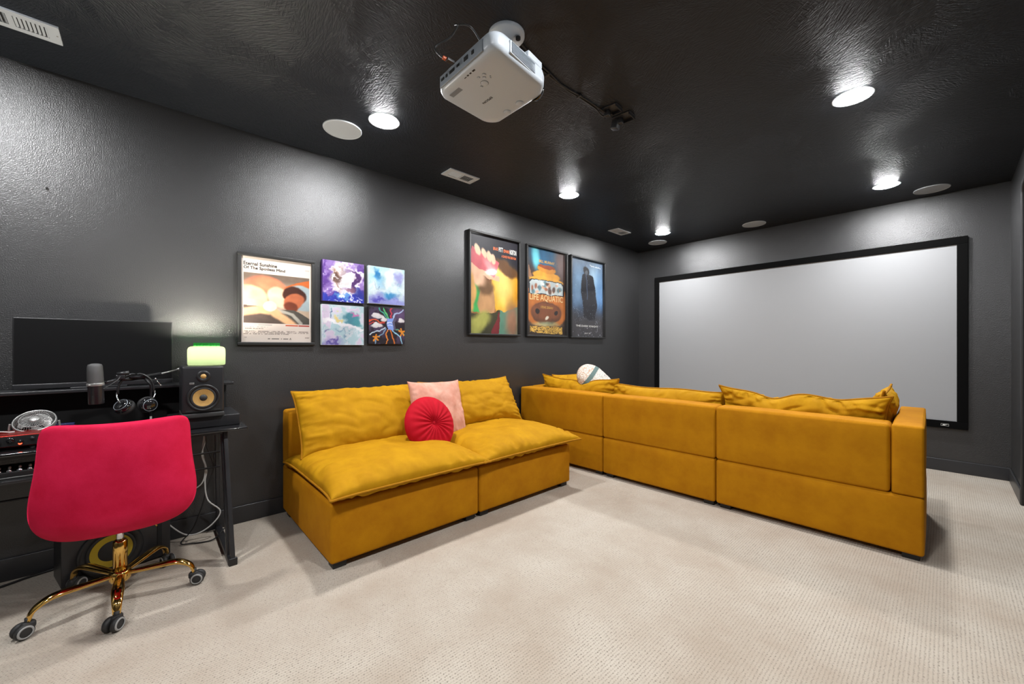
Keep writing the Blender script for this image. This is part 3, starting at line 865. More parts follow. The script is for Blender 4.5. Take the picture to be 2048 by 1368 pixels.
# --- tall poster 1: yellow / navy / pink colour masses
def fn_yellow(U, V):
    U, V = warp(U, V, 251, 0.035)
    n = fbm(U, V, 6, 11); I = base_img(U, (38, 36, 44))
    I = over(I, ell(U, V, 0.5, 0.2, 0.75, 0.42, 0, 0.3), (150, 98, 60))
    I = over(I, poly(U, V, [(-.1, .52), (.34, .50), (.34, .20), (-.1, .24)]), (70, 176, 92))
    I = over(I, ell(U, V, 0.73, 0.46, 0.30, 0.29, 0.05, 0.06), (236, 182, 60))
    I = over(I, ell(U, V, 0.90, 0.42, 0.16, 0.27, 0.05, 0.4), (206, 140, 30), 0.8)
    I = over(I, ell(U, V, 0.70, 0.52, 0.20, 0.20, 0.1, 0.6), (252, 222, 140), 0.7)
    I = over(I, ell(U, V, 0.76, 0.70, 0.27, 0.075, -0.25, 0.25), (104, 70, 40))
    I = over(I, ell(U, V, 0.34, 0.33, 0.17, 0.20, 0.0, 0.08), (196, 150, 104))
    I = over(I, ell(U, V, 0.32, 0.46, 0.17, 0.08, 0.0, 0.3), (120, 88, 58))
    I = over(I, poly(U, V, [(-.1, .22), (.30, .20), (.62, .24), (.72, -.1), (-.1, -.1)]), (64, 62, 42))
    I = over(I, ell(U, V, 0.16, 0.10, 0.26, 0.10, 0.3, 0.3), (176, 176, 92))
    I = over(I, poly(U, V, [(.42, .02), (.60, .22), (.66, .20), (.60, -.1), (.40, -.1)]), (120, 44, 48))
    I = over(I, poly(U, V, [(.62, .24), (1.1, .30), (1.1, -.1), (.58, -.1)]), (96, 140, 118))
    I = over(I, ell(U, V, 0.88, 0.12, 0.14, 0.2, 0.2, 0.6), (150, 110, 84))
    # hand-like warm mass and pink block in the upper left
    I = over(I, poly(U, V, [(-.1, .60), (.02, .66), (.34, .56), (.62, .55), (.62, .60), (.30, .66), (.05, .74), (-.1, .76)]), (240, 186, 150))
    I = over(I, ell(U, V, 0.10, 0.60, 0.22, 0.10, -0.4, 0.3), (244, 196, 162))
    I = over(I, ell(U, V, 0.02, 0.42, 0.10, 0.20, 0.1, 0.2), (238, 184, 110))
    I = over(I, poly(U, V, [(0.0, .70), (.06, .86), (.46, .80), (.60, .745), (.50, .58)]), (214, 104, 112))
    I = over(I, ell(U, V, 0.40, 0.69, 0.13, 0.06, -0.5, 0.6), (246, 176, 176), 0.8)
    for k, (a, b) in enumerate(((.16, .85), (.28, .83), (.38, .81), (.47, .785))):
        I = over(I, ell(U, V, a, b, 0.065, 0.045, -0.9, 0.2), (246, 206, 172))
    return I * (0.84 + 0.32 * n[..., None])
t, sh, iw, ih = framed('tall poster with yellow and pink shapes, first of the three tall posters', 2.420, 3.144, 1.346, 2.434, 0.021, 0.045, fn_yellow, 110, 200)
add_text('BRAD', t, (-0.02, ih/2 - 0.135, 0.0095), 'ink_orange', 'name_lettering', width=0.07, height=0.034, bold=0.018)
add_text('PITT', t, (0.06, ih/2 - 0.142, 0.0095), 'ink_white', 'name_lettering', width=0.06, height=0.05, bold=0.018)
add_text('EDWARD', t, (0.13, ih/2 - 0.14, 0.0095), 'ink_orange', 'name_lettering', width=0.085, height=0.034, bold=0.018)
add_text('NORTON', t, (0.222, ih/2 - 0.148, 0.0095), 'ink_white', 'name_lettering', width=0.10, height=0.056, bold=0.018)
add_text('A DAVID FINCHER FILM', t, (0.10, ih/2 - 0.198, 0.0095), 'ink_orange', 'name_lettering', width=0.215, height=0.027, bold=0.012)

# --- tall poster 2: orange discs, teal light, title
def fn_orange(U, V):
    U, V = warp(U, V, 261, 0.02)
    n = fbm(U, V, 7, 31); I = base_img(U, (66, 50, 44))
    I = over(I, ell(U, V, 0.5, 0.95, 0.45, 0.20, 0, 0.5), (44, 96, 132))
    I = over(I, ell(U, V, 0.22, 0.90, 0.09, 0.14, 0.2, 0.5), (110, 200, 214))
    I = over(I, ell(U, V, 0.88, 0.9, 0.16, 0.2, 0.2, 0.7), (120, 96, 92))
    I = over(I, poly(U, V, [(-.1, .70), (.15, .62), (.05, .8)]), (206, 150, 110), .6)
    I = over(I, ell(U, V, 0.5, 0.36, 0.62, 0.28, 0, 0.06), (190, 112, 50))
    I = over(I, ell(U, V, 0.5, 0.70, 0.36, 0.055, 0, 0.1), (228, 160, 52))
    I = over(I, ell(U, V, 0.5, 0.775, 0.24, 0.045, 0, 0.1), (214, 140, 44))
    I = over(I, ell(U, V, 0.5, 0.80, 0.22, 0.022, 0, 0.1), (150, 70, 30))
    I = over(I, ell(U, V, 0.5, 0.64, 0.44, 0.05, 0, 0.1), (232, 168, 60))
    I = over(I, poly(U, V, [(0.04, .60), (.10, .645), (.90, .645), (.96, .60), (.96, .47), (.04, .47)]), (40, 44, 50))
    I = over(I, poly(U, V, [(0.07, .60), (.12, .635), (.88, .635), (.93, .60), (.93, .48), (.07, .48)]), (196, 206, 206))
    rs = np.random.RandomState(4)
    for k in range(26):
        I = over(I, ell(U, V, .12 + .76*rs.rand(), .49 + .12*rs.rand(), .025 + .03*rs.rand(), .012 + .022*rs.rand(), 0, .4), [(92, 130, 140), (220, 170, 140), (90, 60, 50), (238, 238, 232), (160, 90, 60)][k % 5], .85)
    I = over(I, ell(U, V, 0.5, 0.26, 0.40, 0.13, 0, 0.06), (96, 60, 42))
    I = over(I, ell(U, V, 0.5, 0.28, 0.38, 0.10, 0, 0.3), (128, 76, 48))
    for cx in (.26, .74): I = over(I, ell(U, V, cx, .275, .055, .03, 0, .1), (40, 30, 30))
    I = over(I, ell(U, V, 0.5, 0.13, 0.32, 0.03, 0, 0.6), (170, 190, 150), .7)
    I = over(I, ell(U, V, 0.5, 0.205, 0.05, 0.02, 0.3, 0.3), (230, 220, 200))
    I = over(I, sst(.12, .09, V), (52, 42, 36))
    for k in range(7):
        yy = .10 - .0115 * k
        ink = (np.abs(V - yy) < .0045) & (U > .08 + .01*(k % 2)) & (U < .92) & (vn(U, V, 40, 50 + k) > .25)
        I = over(I, ink.astype(float), (220, 176, 82))
    return I * (0.84 + 0.32 * n[..., None])
t, sh, iw, ih = framed('tall orange and teal poster with cream title, middle of the three tall posters', 3.252, 3.989, 1.346, 2.434, 0.021, 0.04, fn_orange, 110, 200)
add_text('BILL MURRAY', t, (0.0, ih/2 - 0.165, 0.0095), 'ink_yellow', 'name_lettering', width=0.28, height=0.034, bold=0.018, align='CENTER')
add_text('LIFE AQUATIC', t, (0.0, -0.115, 0.0095), 'ink_cream', 'title_lettering', width=0.60, height=0.088, bold=0.012, align='CENTER')
add_text('STEVE ZISSOU', t, (0.0, -0.195, 0.0095), 'ink_yellow', 'title_lettering', width=0.22, height=0.028, align='CENTER')

# --- tall poster 3: blue grey with a dark upright shape
def fn_blue(U, V):
    U, V = warp(U, V, 271, 0.03)
    n = fbm(U, V, 8, 41); I = base_img(U, (54, 76, 108))
    I = over(I, sst(.75, 1.0, V), (150, 170, 190), .5)
    I = over(I, ell(U, V, 0.72, 0.70, 0.24, 0.26, 0.3, 0.7), (176, 206, 226), .9)
    I = over(I, ell(U, V, 0.22, 0.68, 0.18, 0.3, -0.2, 0.8), (136, 172, 204), .8)
    I = over(I, ell(U, V, 0.9, 0.5, 0.16, 0.3, 0.2, 0.8), (90, 140, 196), .7)
    I = over(I, sst(.46, .18, V), (66, 64, 68))
    I = over(I, ell(U, V, .46, .86, .085, .055, -.3, .15), (24, 22, 26))
    I = over(I, poly(U, V, [(.34, .80), (.46, .83), (.68, .79), (.76, .60), (.80, .40), (.72, .22), (.40, .24), (.33, .50), (.30, .70)]), (26, 26, 34))
    I = over(I, ell(U, V, .47, .835, .04, .03, -.3, .4), (120, 128, 138), .7)
    I = over(I, stroke(U, V, [(.46, .80), (.50, .50)], .012), (70, 84, 110))
    I = over(I, ((np.abs(V - .935 + .06*(U-.7)) < .006) & (U > .55) & (U < .93) & (vn(U, V, 30, 77) > .3)).astype(float), (220, 228, 236))
    sp = (vn(U, V, 60, 5) > .90).astype(float) * sst(.6, .1, V)
    I = over(I, sp, (190, 196, 204), .8)
    sp2 = (vn(U, V, 44, 9) > .93).astype(float)
    I = over(I, sp2, (196, 214, 230), .5)
    return I * (0.84 + 0.32 * n[..., None])
t, sh, iw, ih = framed('tall blue grey poster with a dark figure, nearest the projection screen', 4.052, 4.822, 1.342, 2.430, 0.021, 0.045, fn_blue, 110, 200)
add_text('THE DARK KNIGHT', t, (0.0, -ih/2 + 0.135, 0.0095), 'ink_white', 'title_lettering', width=0.50, height=0.024, bold=0.012, align='CENTER')
add_text('JULY 18', t, (0.0, -ih/2 + 0.035, 0.0095), 'ink_white', 'date_lettering', width=0.13, height=0.022, bold=0.01, align='CENTER')

# --- four square canvases
def fn_c1(U, V):
    U, V = warp(U, V, 201, 0.16)
    n = fbm(U, V, 4, 61); n2 = fbm(U, V, 9, 71); I = base_img(U, (98, 62, 150))
    I = over(I, sst(.42, .6, n), (150, 120, 190))
    r = np.hypot(U - .55, (V - .58)); w = r + .18*(n - .5)
    I = over(I, 1 - sst(.36, .46, w), (226, 216, 232))
    I = over(I, (1 - sst(.04, .10, np.abs(w - .27))) * sst(.5, .9, U + .2*n), (84, 50, 110))
    I = over(I, (1 - sst(.05, .13, np.abs(w - .25))) * sst(.6, .3, U + .2*n2), (150, 112, 84))
    I = over(I, ell(U, V, .30, .56, .14, .12, -.5, .5), (86, 58, 52), .8)
    I = over(I, 1 - sst(.14, .22, w), (240, 232, 236))
    I = over(I, sst(.24, .12, V + .2*(n2 - .5)), (40, 56, 176), .9)
    I = over(I, ell(U, V, .9, .25, .16, .14, 0, .6), (34, 50, 150), .8)
    I = over(I, ell(U, V, .45, .13, .2, .06, 0, .5), (110, 170, 226), .8)
    I = over(I, sst(.64, .74, n2), (240, 240, 246), .8)
    I = over(I, ell(U, V, .68, .30, .12, .07, .3, .4), (150, 100, 120), .7)
    return I * (.85 + .3 * n2[..., None])
def fn_c2(U, V):
    U, V = warp(U, V, 211, 0.12)
    n = fbm(U, V, 4, 81); n2 = fbm(U, V, 10, 91); I = base_img(U, (214, 230, 236))
    I = over(I, sst(.45, .7, n), (184, 220, 226))
    I = over(I, sst(.32, .12, V + .25*(n - .5)), (140, 142, 208), .9)
    I = over(I, ell(U, V, .22, .78, .07, .15, .3, .5), (20, 104, 170), .9)
    I = over(I, ell(U, V, .28, .62, .12, .16, .2, .8), (120, 180, 216), .7)
    I = over(I, ell(U, V, .85, .74, .13, .17, 0, .6), (146, 146, 210), .8)
    I = over(I, ell(U, V, .56, .26, .18, .10, .2, .6), (40, 126, 184), .85)
    I = over(I, ell(U, V, .52, .34, .10, .06, .2, .6), (210, 230, 240), .8)
    I = over(I, ell(U, V, .55, .72, .12, .2, 0, .8), (240, 246, 248), .8)
    I = over(I, ell(U, V, .25, .10, .14, .04, 0, .6), (74, 66, 170), .8)
    for k in range(5): I = over(I, stroke(U, V, [(.8 + .03*k, .62), (.8 + .03*k, .22 + .05*k)], .006), (140, 190, 206), .7)
    I = over(I, stroke(U, V, [(.12, .52), (.2, .40), (.3, .50), (.26, .36)], .006), (90, 110, 150), .6)
    return I * (.9 + .2 * n2[..., None])
def fn_c3(U, V):
    U, V = warp(U, V, 221, 0.16)
    n = fbm(U, V, 3.5, 101); n2 = fbm(U + .3*n, V + .3*n, 6, 111); I = base_img(U, (206, 216, 226))
    I = over(I, sst(.5, .62, n2), (176, 204, 214)); I = over(I, sst(.46, .36, n2), (216, 202, 226))
    I = over(I, sst(.72, .95, 1 - V + .3*(n - .5)) * sst(.3, .8, 1 - U), (122, 112, 176), .7)
    I = over(I, ell(U, V, .72, .66, .17, .14, -.5, .4), (64, 128, 148), .9)
    I = over(I, ell(U, V, .80, .56, .10, .14, .3, .5), (78, 150, 160), .8)
    I = over(I, stroke(U, V, [(0, .62), (.25, .60), (.5, .56), (.62, .46), (.8, .42), (1, .46)], .05), (242, 240, 246), .9)
    I = over(I, ell(U, V, .42, .68, .08, .05, -.4, .6), (232, 206, 120), .8)
    I = over(I, ell(U, V, .78, .76, .10, .03, -.3, .6), (214, 110, 170), .8)
    I = over(I, stroke(U, V, [(.2, .90), (.2, .70)], .012), (30, 66, 120)); I = over(I, stroke(U, V, [(.15, .81), (.26, .81)], .012), (30, 66, 120))
    I = over(I, ell(U, V, .28, .08, .12, .05, .5, .5), (84, 70, 150), .8)
    I = over(I, ell(U, V, .12, .35, .04, .09, -.5, .5), (120, 84, 150), .7)
    I = over(I, stroke(U, V, [(.35, .42), (.45, .3), (.58, .36), (.52, .18), (.64, .12)], .01), (120, 150, 180), .7)
    return I * (.9 + .2 * n[..., None])
def fn_c4(U, V):
    U, V = warp(U, V, 231, 0.05)
    n = fbm(U, V, 5, 121); I = base_img(U, (34, 26, 34))
    I = over(I, sst(.5, .7, n), (70, 56, 84))
    I = over(I, ell(U, V, .85, .85, .25, .2, 0, .8), (110, 84, 130), .8)
    for k, (pts, c) in enumerate((
        ([(.48, .72), (.40, .86), (.30, .90), (.24, 1.0)], (70, 170, 150)), ([(.52, .72), (.46, .85), (.42, .92), (.40, 1.0)], (90, 190, 120)),
        ([(.58, .72), (.62, .84), (.60, .92), (.68, 1.0)], (200, 64, 84)), ([(.62, .70), (.72, .82), (.82, .86), (.95, .98)], (170, 190, 226)),
        ([(.42, .62), (.30, .58), (.18, .66), (0, .62)], (214, 92, 60)), ([(.42, .58), (.26, .54), (.12, .60), (0, .55)], (190, 60, 60)),
        ([(.42, .45), (.30, .36), (.16, .34), (0, .26)], (190, 210, 226)), ([(.44, .42), (.36, .28), (.22, .16), (.16, 0)], (120, 150, 180)),
        ([(.50, .40), (.44, .24), (.52, .12), (.46, 0)], (224, 130, 50)), ([(.55, .40), (.60, .26), (.68, .14), (.74, 0)], (214, 112, 40)),
        ([(.60, .40), (.70, .30), (.86, .22), (.92, 0)], (150, 206, 236)), ([(.62, .44), (.80, .40), (1, .26)], (96, 150, 130)))):
        I = over(I, stroke(U, V, pts, .016), c)
    for cx, cy, rx in ((.22, .76, .16), (.22, .50, .15), (.40, .68, .10), (.90, .66, .10)):
        I = over(I, ell(U, V, cx, cy, rx, .055, 0, .2), (214, 210, 212)); I = over(I, ell(U, V, cx - .03, cy + .04, rx*.5, .05, 0, .2), (226, 222, 224))
    for cx, cy in ((.2, .16), (.92, .32)):
        for a in (0.3, 1.55, 2.8, 4.1, 5.3): I = over(I, stroke(U, V, [(cx, cy), (cx + .09*math.cos(a), cy + .09*math.sin(a))], .022), (226, 140, 40))
    I = over(I, poly(U, V, [(.50, .72), (.66, .72), (.66, .38), (.50, .38)]), (132, 160, 232))
    I = over(I, poly(U, V, [(.52, .60), (.64, .60), (.64, .57), (.52, .57)]), (220, 230, 250)); I = over(I, poly(U, V, [(.52, .52), (.64, .52), (.64, .50), (.52, .50)]), (220, 230, 250))
    I = over(I, poly(U, V, [(.66, .72), (.73, .76), (.73, .42), (.66, .38)]), (90, 84, 110))
    return I
def canvas(label, y0, y1, z0, z1, fn, edge):
    w, h, d = y1 - y0, z1 - z0, 0.035
    t = thing('canvas_painting', label, 'painting', (0, (y0+y1)/2, (z0+z1)/2), (PI/2, 0, PI/2), 'four square canvases')
    MB().rbox((0, 0, d/2), (w, h, d), 0.002, 1).build('stretched_canvas', edge, t)
    ink_sheet('painted_face', w - 0.003, h - 0.003, 110, 110, fn, 'paint', t, d + 0.0006)
M['edge_purple'] = plain('purple_edge', srgb(60, 40, 96), .6); M['edge_pale'] = plain('pale_edge', srgb(206, 220, 222), .6); M['edge_dark'] = plain('dark_edge', srgb(24, 18, 24), .6)
canvas('purple and gold swirled canvas, upper left of the four', 1.006, 1.335, 1.588, 1.914, fn_c1, 'edge_purple')
canvas('pale canvas with blue and violet stains, upper right of the four', 1.372, 1.704, 1.595, 1.915, fn_c2, 'edge_pale')
canvas('pale lilac and teal swirled canvas with a small dark cross, lower left of the four', 1.000, 1.333, 1.240, 1.561, fn_c3, 'edge_pale')
canvas('black canvas with coloured streaks around a blue box, lower right of the four', 1.375, 1.706, 1.250, 1.566, fn_c4, 'edge_dark')
tag(MB().lathe([(0.006, 0.0), (0.006, 0.003), (0.002, 0.004), (0.002, 0.02), (0.004, 0.021), (0.0, 0.023)], 10, axis_mat((0.0, -0.406, 2.091), (1, 0, 0))).build('nail', 'satin_black'), 'small dark nail in the bare wall above the monitor', 'nail')

# ------------------------------------------------------------------ cushions
def nz(p, s, seed=0.0): return noise.noise(Vector((p[0]*s + seed, p[1]*s + seed*1.7, p[2]*s - seed)))

def cushion(w, h, top, bot, mat4, seed, nx=76, ny=56, pinch=0.03, ear=0.0, wr=0.010, deform=None, power=0.42, pipe=0.0075, lump=0.012):
    """soft cushion with a seam all round: returns (body MB, piping MB)"""
    def shape(s, t, side):
        e = max(0.0, (1 - abs(s)**2.6)) * max(0.0, (1 - abs(t)**2.6))
        th = (top if side > 0 else -bot) * e**power
        x = w/2 * s * (1 - pinch * (1 - t*t)); y = h/2 * t * (1 - pinch * (1 - s*s))
        if ear:
            c = (abs(s) * abs(t))**6
            x += math.copysign(ear * c, s); y += math.copysign(ear * c, t)
        # gathers running in from the seam plus broad lumps
        ds, dt = 1 - abs(s), 1 - abs(t)
        g = 0.0
        g += math.exp(-ds * 6) * (math.sin(t * 34 + 6 * nz((t, s, 0), 3, seed) + (2 if s > 0 else 0)) * (0.5 + nz((t, s, 5), 4, seed + 2))) * min(1, dt * 5)
        g += math.exp(-dt * 6) * (math.sin(s * 44 + 6 * nz((s, t, 1), 3, seed + 4) + (1 if t > 0 else 0)) * (0.5 + nz((s, t, 6), 4, seed + 3))) * min(1, ds * 5)
        cr = 1 - abs(nz((s * 1.3 + 0.5 * t, t * 0.8 - 0.3 * s, side), 2.6, seed + 33)) * 3.2
        g -= 0.5 * max(0.0, cr) ** 2
        k = min(1.0, e * 12) * (1 if side > 0 else -1)
        th += k * (wr * 1.4 * g + lump * nz((s, t, side), 2.2, seed + 9) + wr * 0.5 * nz((s * 1.3, t, side), 3.3, seed + 21))
        p = Vector((x, y, th))
        if deform: p = deform(p, s, t, side)
        return mat4 @ p
    def par(i, n):
        a = -1 + 2 * i / n
        return math.sin(a * PI / 2) * 0.75 + a * 0.25
    body = MB(); vs = []; fs = []; ids = {}
    for side in (1, -1):
        for j in range(ny + 1):
            for i in range(nx + 1):
                edge = i in (0, nx) or j in (0, ny)
                key = (i, j, 0 if edge else side)
                if key not in ids:
                    ids[key] = len(vs); vs.append(shape(par(i, nx), par(j, ny), side))
    def gid(i, j, side): return ids[(i, j, 0 if (i in (0, nx) or j in (0, ny)) else side)]
    for side in (1, -1):
        for j in range(ny):
            for i in range(nx):
                q = (gid(i, j, side), gid(i+1, j, side), gid(i+1, j+1, side), gid(i, j+1, side))
                fs.append(q if side > 0 else q[::-1])
    body.add(vs, fs, True)
    loop = [gid(i, 0, 1) for i in range(nx)] + [gid(nx, j, 1) for j in range(ny)] + [gid(i, ny, 1) for i in range(nx, 0, -1)] + [gid(0, j, 1) for j in range(ny, 0, -1)]
    pm = MB().tube([vs[i] for i in loop], pipe, 8, closed=True) if pipe else None
    return body, pm

def frame_mat(o, xa, ya):
    xa = Vector(xa).normalized(); ya = Vector(ya); ya = (ya - xa * ya.dot(xa)).normalized(); za = xa.cross(ya)
    m = Matrix((xa, ya, za)).transposed().to_4x4(); m.translation = Vector(o); return m

def add_cushion(parent, name, args, mat='mustard_cushion', **kw):
    bd_, pm = cushion(*args, **kw)
    c = bd_.build(name, mat, parent)
    if pm: pm.build('piping', 'mustard_piping', c)
    return c

# ------------------------------------------------------------------ sofa modules
DEP, SEAM, BTOP, BTH, ARM, BOT = 1.04, 0.3675, 0.771, 0.19, 0.142, 0.035
def module(name, label, loc, rz, w, arm=None, group=None):
    """local x = width, y = depth toward the front, z up; origin at the back left of the seat"""
    t = thing(name, label, 'sofa', loc, (0, 0, rz), group)
    g = 0.0035
    MB().rbox((w/2, DEP/2, (BOT + SEAM)/2), (w - 2*g, DEP, SEAM - BOT - 0.002), 0.018, 6, 0.006).build('base', 'mustard', t)
    b0, b1 = (ARM if arm == 'L' else 0), (w - ARM if arm == 'R' else w)
    MB().rbox((b1/2, BTH/2, (SEAM+BTOP)/2), (b1 - 2*g, BTH, BTOP - SEAM - 0.002), 0.02, 6, 0.005).build('backrest', 'mustard', t)
    if arm:
        a0 = 0 if arm == 'L' else w - ARM
        ay = BTH + 0.002 if arm == 'L' else 0.0
        MB().rbox((a0 + ARM/2, (DEP + ay)/2, (SEAM+BTOP)/2 + 0.002), (ARM - 2*g, DEP - ay, BTOP - SEAM), 0.014, 6, 0.005).build('armrest', 'mustard', t)
    f0 = None
    for x in (0.06, w - 0.06):
        for y in (0.07, DEP - 0.06):
            if f0 is None: f0 = MB().rbox((0, 0, 0.0195), (0.075, 0.075, 0.039), 0.004, 1).build('foot', 'foot', t, (x, y, 0))
            else: share(f0, t, (x, y, 0))
    return t, b0, b1

def seat(t, b0, b1, seed, over_=0.075):
    w = b1 - b0 + 0.015; y0, y1 = BTH + 0.0, DEP + over_
    return add_cushion(t, 'seat_cushion', (w, y1 - y0, 0.135, 0.05, frame_mat(((b0+b1)/2, (y0+y1)/2, 0.421), (1, 0, 0), (0, 1, 0)), seed), pinch=0.004, ear=-0.02, wr=0.010, power=0.34)

# sofa facing away from the poster wall: two armless modules
W1 = 1.017
sl, b0, b1 = module('sofa_module', 'mustard velvet armless sofa module nearest the desk, against the poster wall', (0.035, 1.744, 0), -PI/2, W1, None, 'two armless sofa modules along the poster wall')
# local x runs toward -y world, so local 0..W1 covers y 1.722 -> 0.717
seat(sl, b0, b1, 1.3)
add_cushion(sl, 'back_cushion', (0.965, 0.47, 0.13, 0.075, frame_mat((W1/2 - 0.006, 0.292, 0.695), (1, 0, 0), (0, -0.24, 0.40)) @ Ro(PI, 'Y') @ Matrix.Identity(4), 2.1), pinch=0.015, ear=0.012, wr=0.011,
            deform=lambda p, s, t, side: p + Vector((0, -0.02 * (1 - t)/2 * (1 - s*s), 0)))
sr_, b0, b1 = module('sofa_module', 'mustard velvet armless sofa module next to the sectional, against the poster wall', (0.035, 2.765, 0), -PI/2, W1, None, 'two armless sofa modules along the poster wall')
seat(sr_, b0, b1, 5.7)
add_cushion(sr_, 'back_cushion', (1.0, 0.47, 0.13, 0.075, frame_mat((W1/2, 0.292, 0.70), (1, 0, 0), (0, -0.24, 0.40)) @ Ro(PI, 'Y'), 6.4), pinch=0.015, ear=0.014, wr=0.011,
            deform=lambda p, s, t, side: p + Vector((0, 0.02 * t * (1 - abs(s)) * -1, 0)))

# sectional with its back to the camera
RZ = math.radians(1.1)
ex, ey = math.cos(RZ), math.sin(RZ)
def s2(lx): return (1.127 + ex * lx, 3.175 + ey * lx, 0)
G2 = 'three sectional modules seen from behind'
WL, WM, WR = 1.104, 1.009, 1.113
m1, b0, b1 = module('sofa_module', 'mustard velvet sectional end module by the poster wall, with the patterned pillow', s2(-WL), RZ, WL, 'L', G2)
seat(m1, b0, b1, 11.0)
def slump(prof, lean=0.0):
    def f(p, s, t, side):
        k = max(0.0, (t + 1) / 2) ** 2
        return p + Vector((0, prof(s) * k, lean * k * math.sin(2.2 * s)))
    return f
BK = (0, -0.10, 0.42)
add_cushion(m1, 'back_cushion', (0.97, 0.43, 0.12, 0.08, frame_mat((b0 + 0.475, 0.318, 0.672), (1, 0, 0), BK), 12.2), pinch=0.02, ear=0.02, wr=0.014,
            deform=slump(lambda s: -0.045 * math.exp(-((s - 0.15) / 0.25)**2) - 0.02 * math.exp(-((s + 0.4) / 0.3)**2) + 0.006))
add_cushion(m1, 'side_cushion', (0.86, 0.44, 0.12, 0.09, frame_mat((b0 + 0.20, 0.72, 0.69), (0, -1, 0), (-0.18, 0, 0.40)), 13.2), pinch=0.02, ear=0.015, wr=0.012)
m2, b0, b1 = module('sofa_module', 'mustard velvet armless sectional module in the middle of the row', s2(0), RZ, WM, None, G2)
seat(m2, b0, b1, 15.0)
add_cushion(m2, 'back_cushion', (1.02, 0.40, 0.14, 0.08, frame_mat((b0 + 0.465, 0.315, 0.655), (1, 0, 0), BK), 16.2), pinch=0.01, ear=0.008, wr=0.014,
            deform=slump(lambda s: 0.006 * math.sin(5 * s)))
m3, b0, b1 = module('sofa_module', 'mustard velvet sectional end module nearest the camera, with a wide armrest', s2(WM), RZ, WR, 'R', G2)
seat(m3, b0, b1, 19.0)
add_cushion(m3, 'back_cushion', (0.97, 0.43, 0.12, 0.08, frame_mat((b0 + 0.455, 0.315, 0.673), (1, 0, 0), BK), 20.2), pinch=0.02, ear=0.03, wr=0.026, lump=0.022,
            deform=slump(lambda s: -0.045 * math.exp(-((s + 0.28) / 0.22)**2) + 0.008 * math.exp(-((s - 0.1) / 0.2)**2) - 0.018 * math.exp(-((s - 0.5) / 0.2)**2)))
add_cushion(m3, 'side_cushion', (0.62, 0.44, 0.09, 0.07, frame_mat((b1 - 0.10, 0.60, 0.70), (0, 1, 0), (0.10, 0.03, 0.42)), 22.2), pinch=0.02, ear=0.03, wr=0.016)

# ------------------------------------------------------------------ loose pillows
b_, p_ = cushion(0.49, 0.47, 0.085, 0.075, Matrix.Identity(4), 31.0, pinch=0.03, ear=0.012, wr=0.004, pipe=0)
pk = b_.build('square_pillow', 'blush', None)
pk.matrix_world = frame_mat((0.485, 1.775, 0.708), (-0.06, 0.99, -0.03), (-0.30, 0.10, 0.93))
tag(pk, 'square blush pink furry pillow leaning on the sofa back', 'pillow')
# round pleated pillow
rp = thing('round_pillow', 'round red velvet pillow with radial pleats and a centre button', 'pillow')
rb = MB(); vs = []; fs = []; NA, NR = 120, 16
R_ = 0.215
def rshape(r, a, side):
    th = 0.075 * max(0.0, 1 - r**3.2)**0.5 * (1 - 0.4 * math.exp(-(r / 0.16)**2))
    pl = math.cos(a * 22 + 1.5 * math.sin(3 * a)) * 0.006 * (1 - r)**0.6 * min(1, r * 5)
    return Vector((R_ * r * math.cos(a), R_ * r * math.sin(a), side * (th + pl * (1 if r < 0.99 else 0))))
ids = {}
for side in (1, -1):
    for j in range(NR + 1):
        rr = math.sin(j / NR * PI / 2)
        for k in range(NA):
            key = (j if j else 0, k if j else 0, 0 if j == NR else side)
            if key not in ids: ids[key] = len(vs); vs.append(rshape(rr, 2*PI*k/NA, side))
for side in (1, -1):
    g = lambda j, k: ids[(j, (k % NA) if j else 0, 0 if j == NR else side)]
    for j in range(NR):
        for k in range(NA):
            q = (g(j, k), g(j+1, k), g(j+1, k+1)) if j == 0 else (g(j, k), g(j+1, k), g(j+1, k+1), g(j, k+1))
            fs.append(q)
rb.add(vs, fs, True)
rb.build('pleated_body', 'round_red', rp)
MB().lathe([(0.0, 0.056), (0.010, 0.055), (0.016, 0.050), (0.017, 0.042), (0.0, 0.03)], 20).build('button', 'round_red', rp)
rp.matrix_world = frame_mat((0.672, 1.585, 0.636), (-0.12, 0.99, 0.0), (-0.34, -0.04, 0.93))
# patterned pillow on the sectional
b_, p_ = cushion(0.34, 0.46, 0.11, 0.11, Matrix.Identity(4), 41.0, pinch=0.0, ear=0.0, wr=0.002, pipe=0, power=0.5, deform=lambda p, s, t, side: Vector((p.x * math.sqrt(1 - 0.42*t*t), p.y * math.sqrt(1 - 0.42*s*s), p.z)))
pp_ = b_.build('patterned_pillow', 'pattern', None)
pp_.matrix_world = frame_mat((0.745, 3.60, 0.845), (-0.227, 0.898, 0.50), (0.54, 0.59, -0.55))
tag(pp_, 'white and peach patterned pillow with a grey band on the sectional', 'pillow')

# ------------------------------------------------------------------ desk
DZ, DX0, DX1, DY0, DY1 = 0.755, 0.03, 0.548, -1.05, 0.435
dk = thing('desk', 'black glass topped desk with slanted metal legs and a monitor shelf', 'desk', (0, 0, 0))
MB().rbox(((DX0+DX1)/2, (DY0+DY1)/2, DZ - 0.007), (DX1-DX0, DY1-DY0, 0.014), 0.003, 1).build('desktop', 'gloss_black', dk)
rl = MB()
rl.box(((DX0+DX1)/2 - 0.05, DY1 - 0.10, DZ - 0.028), (0.38, 0.03, 0.026)); rl.box(((DX0+DX1)/2 - 0.05, DY0 + 0.10, DZ - 0.028), (0.38, 0.03, 0.026))
rl.box((0.10, (DY0+DY1)/2, DZ - 0.028), (0.03, DY1-DY0-0.2, 0.026)); rl.box((0.44, (DY0+DY1)/2, DZ - 0.028), (0.03, DY1-DY0-0.2, 0.026))
rl.build('under_frame', 'satin_black', dk)
